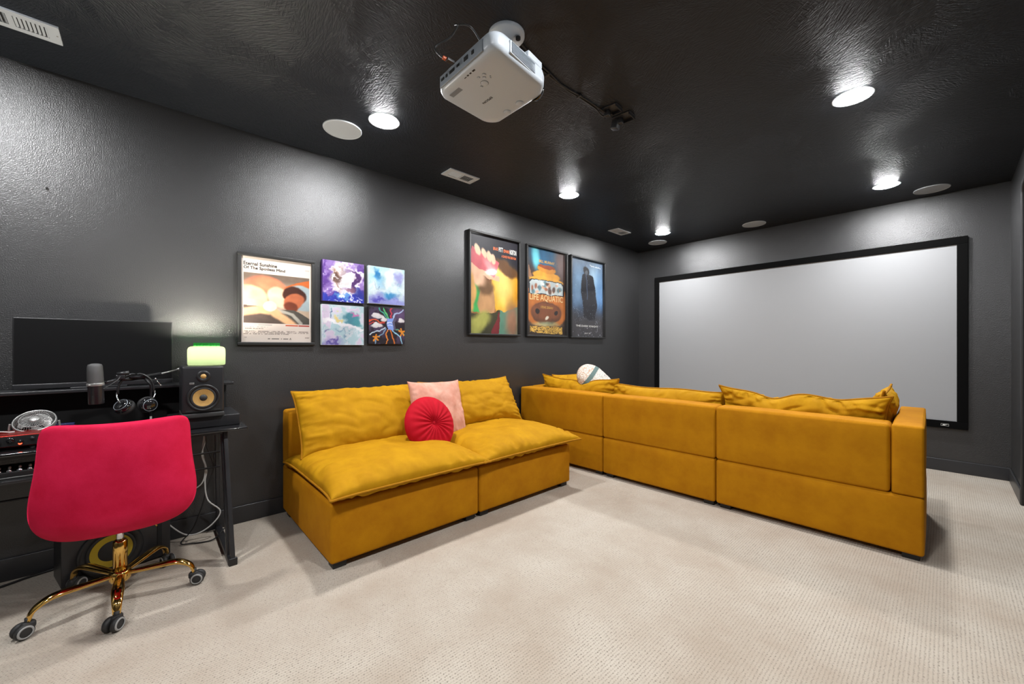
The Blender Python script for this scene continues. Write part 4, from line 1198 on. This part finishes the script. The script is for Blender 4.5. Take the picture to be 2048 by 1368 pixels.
def bar(a, b, sx, sy):
    a, b = Vector(a), Vector(b); d = (b - a); L = d.length
    rot = Vector((0, 0, 1)).rotation_difference(d.normalized()).to_matrix()
    return MB().rbox(tuple((a + b) / 2), (sx, sy, L), 0.003, 1, rot=rot)
for y in (0.335, -0.95):
    bar((0.615, y + 0.018, 0.012), (0.455, y, DZ - 0.02), 0.034, 0.022).build('leg', 'satin_black', dk)
    bar((0.545, y + 0.006, 0.03), (0.420, y - 0.008, DZ - 0.02), 0.03, 0.02).build('leg', 'satin_black', dk)
    MB().rbox((0.325, y + 0.012, 0.018), (0.59, 0.034, 0.034), 0.004, 1).build('foot_bar', 'satin_black', dk)
    MB().rbox((0.625, y + 0.018, 0.02), (0.016, 0.04, 0.042), 0.004, 1).build('end_cap', 'black_plastic', dk)
    bar((0.05, y + 0.01, 0.03), (0.12, y - 0.006, DZ - 0.02), 0.03, 0.02).build('rear_leg', 'satin_black', dk)
# cable rack under the top
ck = MB()
for z in (0.56, 0.465): ck.tube([(0.2, -0.9, z), (0.2, 0.34, z)], 0.006, 8)
for y in (0.31, 0.1, -0.1, -0.4, -0.7): ck.tube([(0.2, y, 0.465), (0.2, y, 0.56)], 0.004, 6)
ck.build('cable_rack', 'satin_black', dk)
# raised shelf
MB().rbox((0.125, -0.30, 0.992), (0.19, 1.42, 0.017), 0.003, 1).build('monitor_shelf', 'satin_black', dk)
MB().box((0.04, -0.30, 0.868), (0.012, 1.38, 0.232)).build('shelf_back', 'dark_void', dk)
for y in (-0.99, 0.23): MB().box((0.125, y, 0.868), (0.16, 0.02, 0.228)).build('shelf_support', 'satin_black', dk)
# lower pull-out tray at the left
tr = MB().rbox((0.36, -0.66, 0.622), (0.32, 0.62, 0.016), 0.003, 1).build('pull_out_tray', 'satin_black', dk)
for y in (-0.965, -0.36): MB().box((0.30, y, 0.68), (0.26, 0.012, 0.12)).build('tray_bracket', 'satin_black', dk)

# riser block under the loudspeaker
tag(MB().rbox((0.235, 0.25, DZ + 0.033), (0.37, 0.33, 0.064), 0.004, 1).build('speaker_riser', 'satin_black'), 'flat black block on the desk end carrying the loudspeaker', 'riser')

# monitor
mo = thing('monitor', 'wide black switched-off monitor on the desk shelf', 'monitor', (0.13, -0.197, 1.001))
MB().rbox((0.0, 0, 0.193), (0.024, 0.616, 0.364), 0.004, 1).build('housing', 'black_plastic', mo)
MB().box((0.0128, 0, 0.203), (0.001, 0.606, 0.334)).build('panel', 'monitor', mo)
MB().rbox((0.014, 0, 0.019), (0.012, 0.616, 0.026), 0.003, 1).build('lower_bezel', 'satin_black', mo)
MB().rbox((-0.01, 0, 0.004), (0.09, 0.22, 0.007), 0.003, 1).build('stand_base', 'satin_black', mo)
MB().rbox((-0.028, 0, 0.08), (0.02, 0.06, 0.15), 0.004, 1).build('stand_neck', 'satin_black', mo)

# desktop loudspeaker
sk = thing('studio_speaker', 'black studio loudspeaker with tan woven cone under the green lamp', 'speaker', (0.335, 0.235, 0.8205))
MB().rbox((0, 0, 0.160), (0.23, 0.194, 0.268), 0.012, 2).build('cabinet', 'satin_black', sk)
MB().rbox((0.004, 0, 0.0135), (0.235, 0.196, 0.026), 0.006, 2).build('foam_base', 'rubber', sk)
FX = 0.1155
def fx(y, z): return axis_mat((FX, y, z), (1, 0, 0))
wf = MB().lathe([(0.075, 0.0), (0.077, 0.006), (0.072, 0.010), (0.064, 0.006), (0.060, 0.002)], 48, fx(0, 0.114)).build('woofer_surround', 'black_plastic', sk)
MB().lathe([(0.060, 0.004), (0.053, 0.009), (0.047, 0.004)], 48, fx(0, 0.114)).build('rubber_roll', 'rubber', wf)
MB().lathe([(0.049, 0.006), (0.030, 0.0035), (0.014, 0.0015)], 48, fx(0, 0.114)).build('cone', 'cone_tan', wf)
MB().lathe([(0.0185, 0.0016), (0.016, 0.006), (0.009, 0.0095), (0.0, 0.0105)], 32, fx(0, 0.114)).build('dust_cap', 'rubber', wf)
tw = MB().lathe([(0.033, 0.0), (0.031, 0.005), (0.02, 0.004), (0.0135, 0.001)], 40, fx(0, 0.236)).build('tweeter_guide', 'black_plastic', sk)
MB().lathe([(0.0135, 0.002), (0.010, 0.007), (0.005, 0.009), (0.0, 0.0095)], 28, fx(0, 0.236)).build('tweeter_dome', 'cone_tan', tw)
bg = MB().rbox((FX + 0.001, -0.052, 0.197), (0.003, 0.021, 0.010), 0.001, 1).build('badge', 'silver', sk)
add_text('KRK', bg, (FX + 0.0029, -0.060, 0.1943), 'ink_black', 'brand_lettering', rot=(PI/2, 0, PI/2), width=0.016, height=0.006)
MB().rbox((FX - 0.001, 0.0, 0.038), (0.006, 0.16, 0.012), 0.004, 2).build('bass_port', 'dark_void', sk)

# green glass lamp on the loudspeaker
lp = thing('table_lamp', 'lit green glass lamp standing on the black loudspeaker', 'lamp', (0.315, 0.262, 1.1155))
MB().lathe([(0.085, 0.0), (0.090, 0.004), (0.0915, 0.012), (0.092, 0.06), (0.0915, 0.092), (0.088, 0.104), (0.080, 0.111), (0.064, 0.114)], 56).build('shade', 'shade', lp)
co_ = MB(); vs = []; fs = []
NT = 88
for z, rr in ((0.113, 0.0615), (0.134, 0.0615), (0.1345, 0.0585), (0.113, 0.0585)):
    for k in range(NT):
        a = 2*PI*k/NT; r = rr + (0.0022 if (k % 4) < 2 else -0.0006) * (1 if rr > 0.06 else 0)
        vs.append((r*math.cos(a), r*math.sin(a), z))
for i in range(3):
    for k in range(NT): fs.append((i*NT+k, i*NT+(k+1) % NT, (i+1)*NT+(k+1) % NT, (i+1)*NT+k))
co_.add(vs, fs, False).build('ribbed_collar', 'green_glass', lp)
MB().lathe([(0.0, 0.001), (0.084, 0.001), (0.084, 0.004), (0.0, 0.004)], 40).build('base_plate', 'white_plastic', lp)
MB().tube([(0, 0, 0.003), (0, 0, 0.04)], 0.014, 14).build('socket', 'white_plastic', lp)
MB().lathe([(0.0, 0.128), (0.010, 0.125), (0.018, 0.116), (0.021, 0.106), (0.018, 0.092), (0.012, 0.075), (0.011, 0.04)], 24).build('bulb', 'bulb', lp)

# boom arm and microphone
ba = thing('boom_stand', 'black and silver boom arm reaching from behind the loudspeaker', 'boom stand', (0, 0, 0))
MB().rbox((0.115, 0.25, 1.0105), (0.05, 0.05, 0.018), 0.004, 1).build('shelf_clamp', 'satin_black', ba)
MB().tube([(0.115, 0.25, 1.015), (0.115, 0.25, 1.098)], 0.011, 12).build('post', 'satin_black', ba)
MB().tube([(0.115, 0.25, 1.098), (0.14, 0.20, 1.096), (0.18, 0.148, 1.0915)], 0.007, 12).build('rear_tube', 'silver', ba)
MB().tube([(0.18, 0.148, 1.0915), (0.27, 0.051, 1.069)], 0.0045, 10).build('silver_rod', 'silver', ba)
MB().tube([(0.178, 0.150, 1.092), (0.195, 0.132, 1.088)], 0.0085, 12).build('rod_collar', 'silver', ba)
MB().tube([(0.268, 0.053, 1.069), (0.36, -0.062, 1.053), (0.40, -0.10, 1.055)], 0.0105, 12).build('front_tube', 'satin_black', ba)
MB().tube([(0.425, -0.118, 1.082), (0.425, -0.073, 1.090)], 0.011, 14).build('tension_knob', 'black_plastic', ba)
MB().rbox((0.42, -0.105, 1.068), (0.03, 0.035, 0.024), 0.004, 1).build('swivel_joint', 'satin_black', ba)
MB().tube(bez([(0.45, -0.105, 1.072), (0.46, -0.115, 1.055), (0.49, -0.145, 1.03), (0.52, -0.178, 1.008), (0.525, -0.195, 0.99), (0.525, -0.199, 0.966)]), 0.0028, 8).build('mic_cable', 'black_cord', ba)
MB().tube([(0.42, -0.11, 1.060), (0.47, -0.158, 1.045)], 0.006, 10).build('mic_bracket', 'satin_black', ba)
mc = thing('microphone', 'grey mesh headed studio microphone in front of the monitor', 'microphone', (0.5, -0.187, 0.944), (0.03, 0, 0.3))
MB().lathe([(0.0, 0.0), (0.026, 0.0), (0.0285, 0.003), (0.0285, 0.085), (0.0295, 0.09)], 32).build('body', 'satin_black', mc)
MB().lathe([(0.0305, 0.09), (0.0315, 0.093), (0.0315, 0.101), (0.0305, 0.104)], 32).build('shock_ring', 'silver', mc)
MB().lathe([(0.0295, 0.104), (0.029, 0.15), (0.0275, 0.185), (0.024, 0.195), (0.012, 0.199), (0.0, 0.2)], 32).build('mesh_head', 'mesh_grey', mc)
MB().rbox((0.02, -0.02, 0.097), (0.006, 0.018, 0.004), 0.001, 1).build('switch', 'ink_white', mc)

# headphones hanging on a small stand
hs = thing('headphone_stand', 'thin black headphone stand on the desk', 'stand', (0.375, 0.012, DZ))
MB().lathe([(0.0, 0.0), (0.055, 0.0), (0.055, 0.006), (0.05, 0.01), (0.0, 0.01)], 28).build('base', 'satin_black', hs)
MB().tube([(0, 0, 0.008), (0, 0, 0.26), (0.0, -0.03, 0.305)], 0.006, 10).build('post', 'satin_black', hs)
MB().rbox((0, -0.052, 0.308), (0.03, 0.07, 0.012), 0.004, 2).build('hook', 'satin_black', hs)
MB().rbox((0.0075, 0.0, 0.075), (0.002, 0.009, 0.03), 0.0005, 1).build('paper_tag', 'ink_white', hs)
hp = thing('headphones', 'black over-ear headphones hanging beside the microphone', 'headphones', (0.40, -0.046, 0.90))
arc = [(0.0, 0.078 * math.sin(a) * 0.9, 0.095 + 0.088 * math.cos(a)) for a in [(-1.75 + 3.5 * k / 18) for k in range(19)]]
MB().tube(arc, 0.011, 12, flat=0.5, up=(0, 1, 0)).build('headband', 'black_plastic', hp)
for sg, ang in ((-1, -0.9), (1, 0.25)):
    y = sg * 0.044
    cup = axis_mat((0.012, y + sg*0.004, 0.012), (0.78, 0.35 if sg > 0 else -0.75, -0.05 if sg > 0 else 0.85))
    e_ = MB().lathe([(0.0, 0.026), (0.02, 0.025), (0.036, 0.017), (0.041, 0.006), (0.041, 0.0)], 28, cup).build('ear_cup', 'gloss_black', hp)
    MB().lathe([(0.041, 0.0), (0.044, -0.010), (0.041, -0.022), (0.028, -0.025), (0.0, -0.016)], 28, cup).build('ear_pad', 'rubber', e_)
    MB().lathe([(0.030, 0.0212), (0.0312, 0.0222), (0.0325, 0.0196)], 28, cup).build('trim_ring', 'port_grey', e_)
    MB().tube(bez([(0.0, sg * 0.07, 0.10), (0.006, sg * 0.074, 0.07), (0.016, sg * 0.066, 0.045), (0.022, y + sg*0.012, 0.024)]), 0.0038, 8).build('yoke', 'chrome', hp)
MB().tube([(0.01, 0.078, 0.15), (0.012, 0.098, 0.115)], 0.0018, 6).build('adjuster_pin', 'chrome', hp)
for p in ((0.01, 0.078, 0.15), (0.012, 0.098, 0.115)): MB().lathe([(0.0, 0.005), (0.004, 0.003), (0.005, 0.0), (0.004, -0.003), (0.0, -0.005)], 10, Tr(*p)).build('pin_end', 'chrome', hp)

# small desk fan
fa = thing('desk_fan', 'small silver desk fan tilted up beside the red audio box', 'fan', (0.28, -0.412, DZ))
ftilt = axis_mat((0.0, 0, 0.098), (0.62, -0.05, 0.78))
MB().lathe([(0.067, -0.022), (0.072, -0.016), (0.0735, 0.0), (0.0725, 0.010), (0.0695, 0.013), (0.067, 0.008), (0.067, -0.01)], 44, ftilt).build('outer_ring', 'silver', fa)
MB().lathe([(0.0, -0.02), (0.06, -0.02)], 32, ftilt).build('rear_guard', 'black_plastic', fa)
g_ = MB()
for k in range(44):
    a = 2*PI*k/44
    g_.tube([ftilt @ Vector((r*math.cos(a + tw_), r*math.sin(a + tw_), z)) for r, z, tw_ in ((0.020, 0.023, 0.0), (0.042, 0.021, 0.12), (0.068, 0.011, 0.26))], 0.0009, 4)
gd = g_.build('front_guard', 'silver', fa); gd['kind'] = 'stuff'
MB().tube([ftilt @ Vector((0.05*math.cos(2*PI*k/40), 0.05*math.sin(2*PI*k/40), 0.0195)) for k in range(40)], 0.0012, 6, closed=True).build('guard_hoop', 'silver', fa)
MB().lathe([(0.0, 0.0265), (0.012, 0.026), (0.0185, 0.024), (0.0185, 0.02), (0.0, 0.02)], 28, ftilt).build('centre_cap', 'silver', fa)
for k in range(5):
    a = 2*PI*k/5; pts = []
    vs = []
    for i in range(6):
        for j in range(6):
            r = 0.014 + 0.042 * i / 5; aa = a + (j / 5 - 0.5) * (0.5 + 0.55 * i / 5)
            vs.append(ftilt @ Vector((r*math.cos(aa), r*math.sin(aa), -0.004 + 0.014 * (j/5 - 0.5))))
    MB().add(vs, [(i*6+j, (i+1)*6+j, (i+1)*6+j+1, i*6+j+1) for i in range(5) for j in range(5)], True).build('blade', 'silver', fa)
MB().tube(bez([(0.0, -0.078, 0.098), (0.0, -0.08, 0.06), (0.0, -0.062, 0.02), (0.0, -0.03, 0.006), (0.0, 0.03, 0.006), (0.0, 0.062, 0.02), (0.0, 0.08, 0.06), (0.0, 0.078, 0.098)]), 0.0045, 8).build('wire_stand', 'silver', fa)
MB().rbox((0, 0, 0.005), (0.09, 0.09, 0.009), 0.004, 1).build('base', 'black_plastic', fa)

# red rack audio box with knobs
ai = thing('audio_interface', 'red topped rack audio box with black front and knobs', 'audio interface', (0.36, -0.60, DZ))
MB().rbox((0, 0, 0.040), (0.19, 0.47, 0.052), 0.003, 1).build('case', 'red_metal', ai)
MB().box((0.0965, 0, 0.040), (0.004, 0.47, 0.044)).build('front_panel', 'black_plastic', ai)
for k, y in enumerate((-0.20, -0.16, -0.10, -0.04, 0.0, 0.06, 0.105, 0.14, 0.17, 0.205)):
    r = 0.0125 if k % 3 == 1 else 0.008
    MB().lathe([(r, 0.0), (r, 0.012), (r*0.8, 0.016), (0.0, 0.016)], 18, axis_mat((0.098, y, 0.042 + (0.006 if k % 2 else -0.004)), (1, 0, 0))).build('knob', 'gloss_black' if k % 3 else 'satin_black', ai)
MB().lathe([(0.006, 0.0), (0.006, 0.003), (0.0, 0.005)], 12, axis_mat((0.0985, 0.168, 0.028), (1, 0, 0))).build('indicator', 'red_led', ai)
for (x, y) in ((-0.07, -0.2), (-0.07, 0.2), (0.07, -0.2), (0.07, 0.2)): MB().lathe([(0.01, 0.0), (0.01, 0.014), (0.0, 0.014)], 12, Tr(x, y, 0)).build('foot', 'rubber', ai)

# rack unit with silver sockets on the tray
ru = thing('rack_unit', 'black rack unit with silver sockets on the pull-out tray', 'rack unit', (0.38, -0.60, 0.6305))
MB().rbox((0, 0, 0.0155), (0.20, 0.46, 0.031), 0.003, 1).build('case', 'black_plastic', ru)
for k in range(5):
    y = 0.198 - 0.030 * k
    s_ = MB().lathe([(0.010, 0.0), (0.009, 0.006), (0.006, 0.011), (0.0, 0.012)], 16, Tr(0.085, y, 0.0305)).build('socket', 'chrome', ru)
    MB().lathe([(0.0045, 0.0), (0.0055, 0.006), (0.0035, 0.011), (0.0, 0.012)], 12, Tr(0.080, y, 0.042)).build('socket_cap', 'silver', s_)
MB().rbox((0.101, 0, 0.005), (0.004, 0.46, 0.005), 0.001, 1).build('silver_strip', 'silver', ru)
tag(MB().rbox((0.215, -0.318, DZ + 0.036), (0.03, 0.065, 0.07), 0.003, 1).build('card_box', 'blue_card'), 'small navy blue box standing beside the desk fan', 'box')
wc_ = thing('usb_cable', 'short white cable lying on the desk by the red audio box', 'cable', (0.30, -0.49, DZ + 0.07))
MB().tube(bez([(0.0, -0.06, 0.0), (0.05, -0.02, 0.004), (0.06, 0.01, 0.0)]), 0.0028, 8).build('cord', 'white_cord', wc_)
MB().rbox((0.062, 0.018, 0.0), (0.008, 0.018, 0.006), 0.001, 1).build('plug', 'white_cord', wc_)

# subwoofer under the desk
sb = thing('subwoofer', 'black subwoofer with a yellow ring cone on the carpet under the desk', 'subwoofer', (0.19, -0.135, 0), (0, 0, math.radians(13.4)))
MB().rbox((0, 0, 0.21), (0.21, 0.43, 0.40), 0.006, 1).build('cabinet', 'satin_black', sb)
SX = 0.1055
def gx(y, z): return axis_mat((SX, y, z), (1, 0, 0))
sw = MB().lathe([(0.128, 0.0), (0.130, 0.006), (0.122, 0.012), (0.108, 0.010), (0.098, 0.004)], 56, gx(-0.035, 0.132)).build('woofer_surround', 'black_plastic', sb)
MB().lathe([(0.084, 0.008), (0.068, 0.005), (0.050, 0.003)], 56, gx(-0.035, 0.132)).build('cone', 'cone_yellow', sw)
MB().lathe([(0.098, 0.005), (0.091, 0.011), (0.083, 0.005)], 56, gx(-0.035, 0.132)).build('rubber_roll', 'rubber', sw)
MB().lathe([(0.053, 0.003), (0.035, 0.008), (0.0, 0.011)], 40, gx(-0.035, 0.132)).build('dust_cap', 'rubber', sw)
MB().rbox((SX, 0.165, 0.17), (0.006, 0.022, 0.22), 0.003, 1).build('port', 'dark_void', sb)
for (x, y) in ((-0.08, -0.18), (-0.08, 0.18), (0.08, -0.18), (0.08, 0.18)): MB().lathe([(0.014, 0.0), (0.014, 0.014), (0.0, 0.014)], 12, Tr(x, y, 0)).build('foot', 'rubber', sb)

# cords hanging under the desk
tag(MB().tube(bez([(0.15, 0.262, 0.72), (0.15, 0.262, 0.651), (0.15, 0.255, 0.557), (0.15, 0.275, 0.442), (0.15, 0.267, 0.365), (0.15, 0.282, 0.25), (0.15, 0.345, 0.165), (0.16, 0.31, 0.10), (0.15, 0.24, 0.055), (0.14, 0.17, 0.062), (0.13, 0.09, 0.15), (0.12, 0.04, 0.24)]), 0.0042, 8).build('loose_cable', 'white_cord'), 'white cord drooping in a loop under the desk end', 'cable')
tag(MB().tube(bez([(0.16, 0.264, 0.72), (0.158, 0.268, 0.63), (0.158, 0.250, 0.55), (0.156, 0.268, 0.46), (0.15, 0.255, 0.37), (0.12, 0.20, 0.32), (0.09, 0.12, 0.30)]), 0.0038, 8).build('loose_cable', 'white_cord'), 'shorter white cord swinging behind the pink chair under the desk', 'cable')
tag(MB().tube(bez([(0.17, 0.27, 0.72), (0.16, 0.275, 0.60), (0.16, 0.31, 0.46), (0.15, 0.28, 0.34), (0.14, 0.255, 0.22), (0.14, 0.21, 0.09), (0.15, 0.15, 0.02), (0.17, 0.20, 0.008), (0.20, 0.30, 0.008), (0.18, 0.36, 0.05), (0.15, 0.39, 0.07)]), 0.0042, 8).build('loose_cable', 'black_cord'), 'black cord hanging under the desk end down to the carpet', 'cable')
tag(MB().tube(bez([(0.10, -0.62, 0.007), (0.087, -0.553, 0.007), (0.05, -0.47, 0.007), (0.03, -0.40, 0.007), (0.03, -0.33, 0.02)]), 0.006, 8).build('loose_cable', 'black_cord'), 'black cord lying on the carpet left of the subwoofer', 'cord')

# ------------------------------------------------------------------ swivel chair
CX, CY = 0.60, -0.10
ch = thing('swivel_chair', 'crimson velvet swivel chair with gold five-star base at the desk', 'chair', (CX, CY, 0), (0, 0, math.radians(-2)))
# backrest: curved upholstered shell, local +x is the back (towards the camera)
def back_shape(s, t, side):
    """s -1..1 across, t 0..1 up; side 1 = outer (rear) face"""
    z = 0.402 + 0.508 * t
    wdt = 0.243 + 0.024 * math.exp(-((t - 0.28) / 0.30)**2)
    y = s * wdt
    # rounded corners
    curve = 0.315 + 0.055 * (1 - t)**1.5 * 0 - 0.085 * abs(s)**2.4 + 0.025 * math.sin(PI * min(1, t * 1.1))
    under = -0.05 * max(0.0, 1 - t / 0.22)**1.8
    return curve + under, y, z
def superel(s, t):
    # square -> rounded rectangle in (s, tt) with tt=-1..1
    return s, t
bk = MB(); vs = []; fs = []; ids = {}
NS, NTT = 40, 34
def bvert(i, j, side):
    a = -1 + 2*i/NS; b = -1 + 2*j/NTT
    a = math.sin(a*PI/2)*0.5 + a*0.5; b = math.sin(b*PI/2)*0.5 + b*0.5
    # round the outline: map the square so its corners are pulled in
    pwr = 9.0 if b > 0 else 5.0
    m = max(abs(a), abs(b))
    if m > 1e-6:
        k = m / ((abs(a)**pwr + abs(b)**pwr) ** (1/pwr))
    else: k = 1
    a2, b2 = a*k, b*k
    t = (b2 + 1) / 2
    x, y, z = back_shape(a2, t, side)
    e = max(0.0, 1 - max(abs(a), abs(b))**6)
    th = 0.034 * e**0.5
    return Vector((x + side * th * (0.9 if side > 0 else 1.1), y - 0.0 , z - 0.012 * (1 - a2*a2) * max(0, b) ))
for side in (1, -1):
    for j in range(NTT+1):
        for i in range(NS+1):
            key = (i, j, 0 if (i in (0, NS) or j in (0, NTT)) else side)
            if key not in ids: ids[key] = len(vs); vs.append(bvert(i, j, side))
G = lambda i, j, s_: ids[(i, j, 0 if (i in (0, NS) or j in (0, NTT)) else s_)]
for side in (1, -1):
    for j in range(NTT):
        for i in range(NS): fs.append((G(i,j,side), G(i+1,j,side), G(i+1,j+1,side), G(i,j+1,side)))
bk.add(vs, fs, True)
bk.xf(Tr(0, 0.018, 0))
bk.build('backrest', 'pink', ch)
b_, p_ = cushion(0.40, 0.37, 0.04, 0.03, frame_mat((0.03, 0.018, 0.492), (1, 0, 0), (0, 1, 0)), 51.0, nx=30, ny=30, pinch=-0.02, wr=0.0, pipe=0, power=0.3, lump=0.002, ear=-0.03)
b_.build('seat', 'pink', ch)
MB().rbox((0, 0, 0.445), (0.20, 0.16, 0.03), 0.006, 1).build('seat_plate', 'black_plastic', ch)
MB().tube([(0, 0, 0.19), (0, 0, 0.44)], 0.014, 20).build('gas_piston', 'chrome', ch)
MB().lathe([(0.0, 0.105), (0.027, 0.105), (0.027, 0.275), (0.023, 0.283), (0.0, 0.283)], 28).build('gold_sleeve', 'gold', ch)
MB().tube([(0.0, 0.05, 0.44), (0.025, 0.11, 0.365), (0.03, 0.135, 0.322)], 0.004, 8).build('height_lever', 'gold', ch)
MB().lathe([(0.0, 0.082), (0.036, 0.085), (0.041, 0.10), (0.041, 0.128), (0.034, 0.138), (0.0, 0.140)], 32).build('hub', 'gold', ch)
prof = [(0.02, 0.118), (0.07, 0.120), (0.13, 0.125), (0.19, 0.130), (0.228, 0.128), (0.258, 0.116), (0.280, 0.098), (0.289, 0.076), (0.292, 0.062)]
rad = [0.016, 0.018, 0.021, 0.023, 0.022, 0.020, 0.017, 0.015, 0.013]
leg_me = MB().tube(bez([(r, 0, z) for r, z in prof], 4), [np.interp(k/32*8, range(9), rad) for k in range(33)], 14, flat=[0.55]*33, up=(0, 0, 1)).mesh('leg')
leg_me.materials.append(M['gold'])
cas_me = MB().rbox((0, 0, 0.046), (0.045, 0.030, 0.034), 0.012, 2).tube([(0, 0, 0.05), (0, 0, 0.078)], 0.011, 12).mesh('caster'); cas_me.materials.append(M['rubber'])
def wheel_mesh():
    m_ = MB().lathe([(0.0, -0.011), (0.022, -0.011), (0.029, -0.007), (0.0305, 0.0), (0.029, 0.007), (0.022, 0.011), (0.0, 0.011)], 30, axis_mat((0, 0, 0), (0, 1, 0)))
    me = m_.mesh('wheel'); me.materials.append(M['rubber']); return me
def ring_mesh():
    m_ = MB().lathe([(0.0185, 0.0115), (0.0195, 0.013), (0.0245, 0.0125), (0.0255, 0.0095)], 30, axis_mat((0, 0, 0), (0, 1, 0)))
    me = m_.mesh('wheel_ring'); me.materials.append(M['caster_grey']); return me
wh_me, rg_me = wheel_mesh(), ring_mesh()
for k, (deg, swv) in enumerate(((0, -35), (71, 75), (143, 20), (217, 140), (290, -60))):
    a = math.radians(deg + 2)
    o = mkobj('leg', leg_me, None, ch, None, (0, 0, a))
    cp = (0.292 * math.cos(a), 0.292 * math.sin(a), 0)
    cs = mkobj('caster', cas_me, None, ch, cp, (0, 0, math.radians(swv)))
    for sg in (-1, 1):
        mkobj('wheel', wh_me, None, cs, (0.016, sg * 0.016, 0.031))
        mkobj('wheel_ring', rg_me, None, cs, (0.016, sg * 0.0165, 0.031), (0, 0, 0 if sg > 0 else PI))
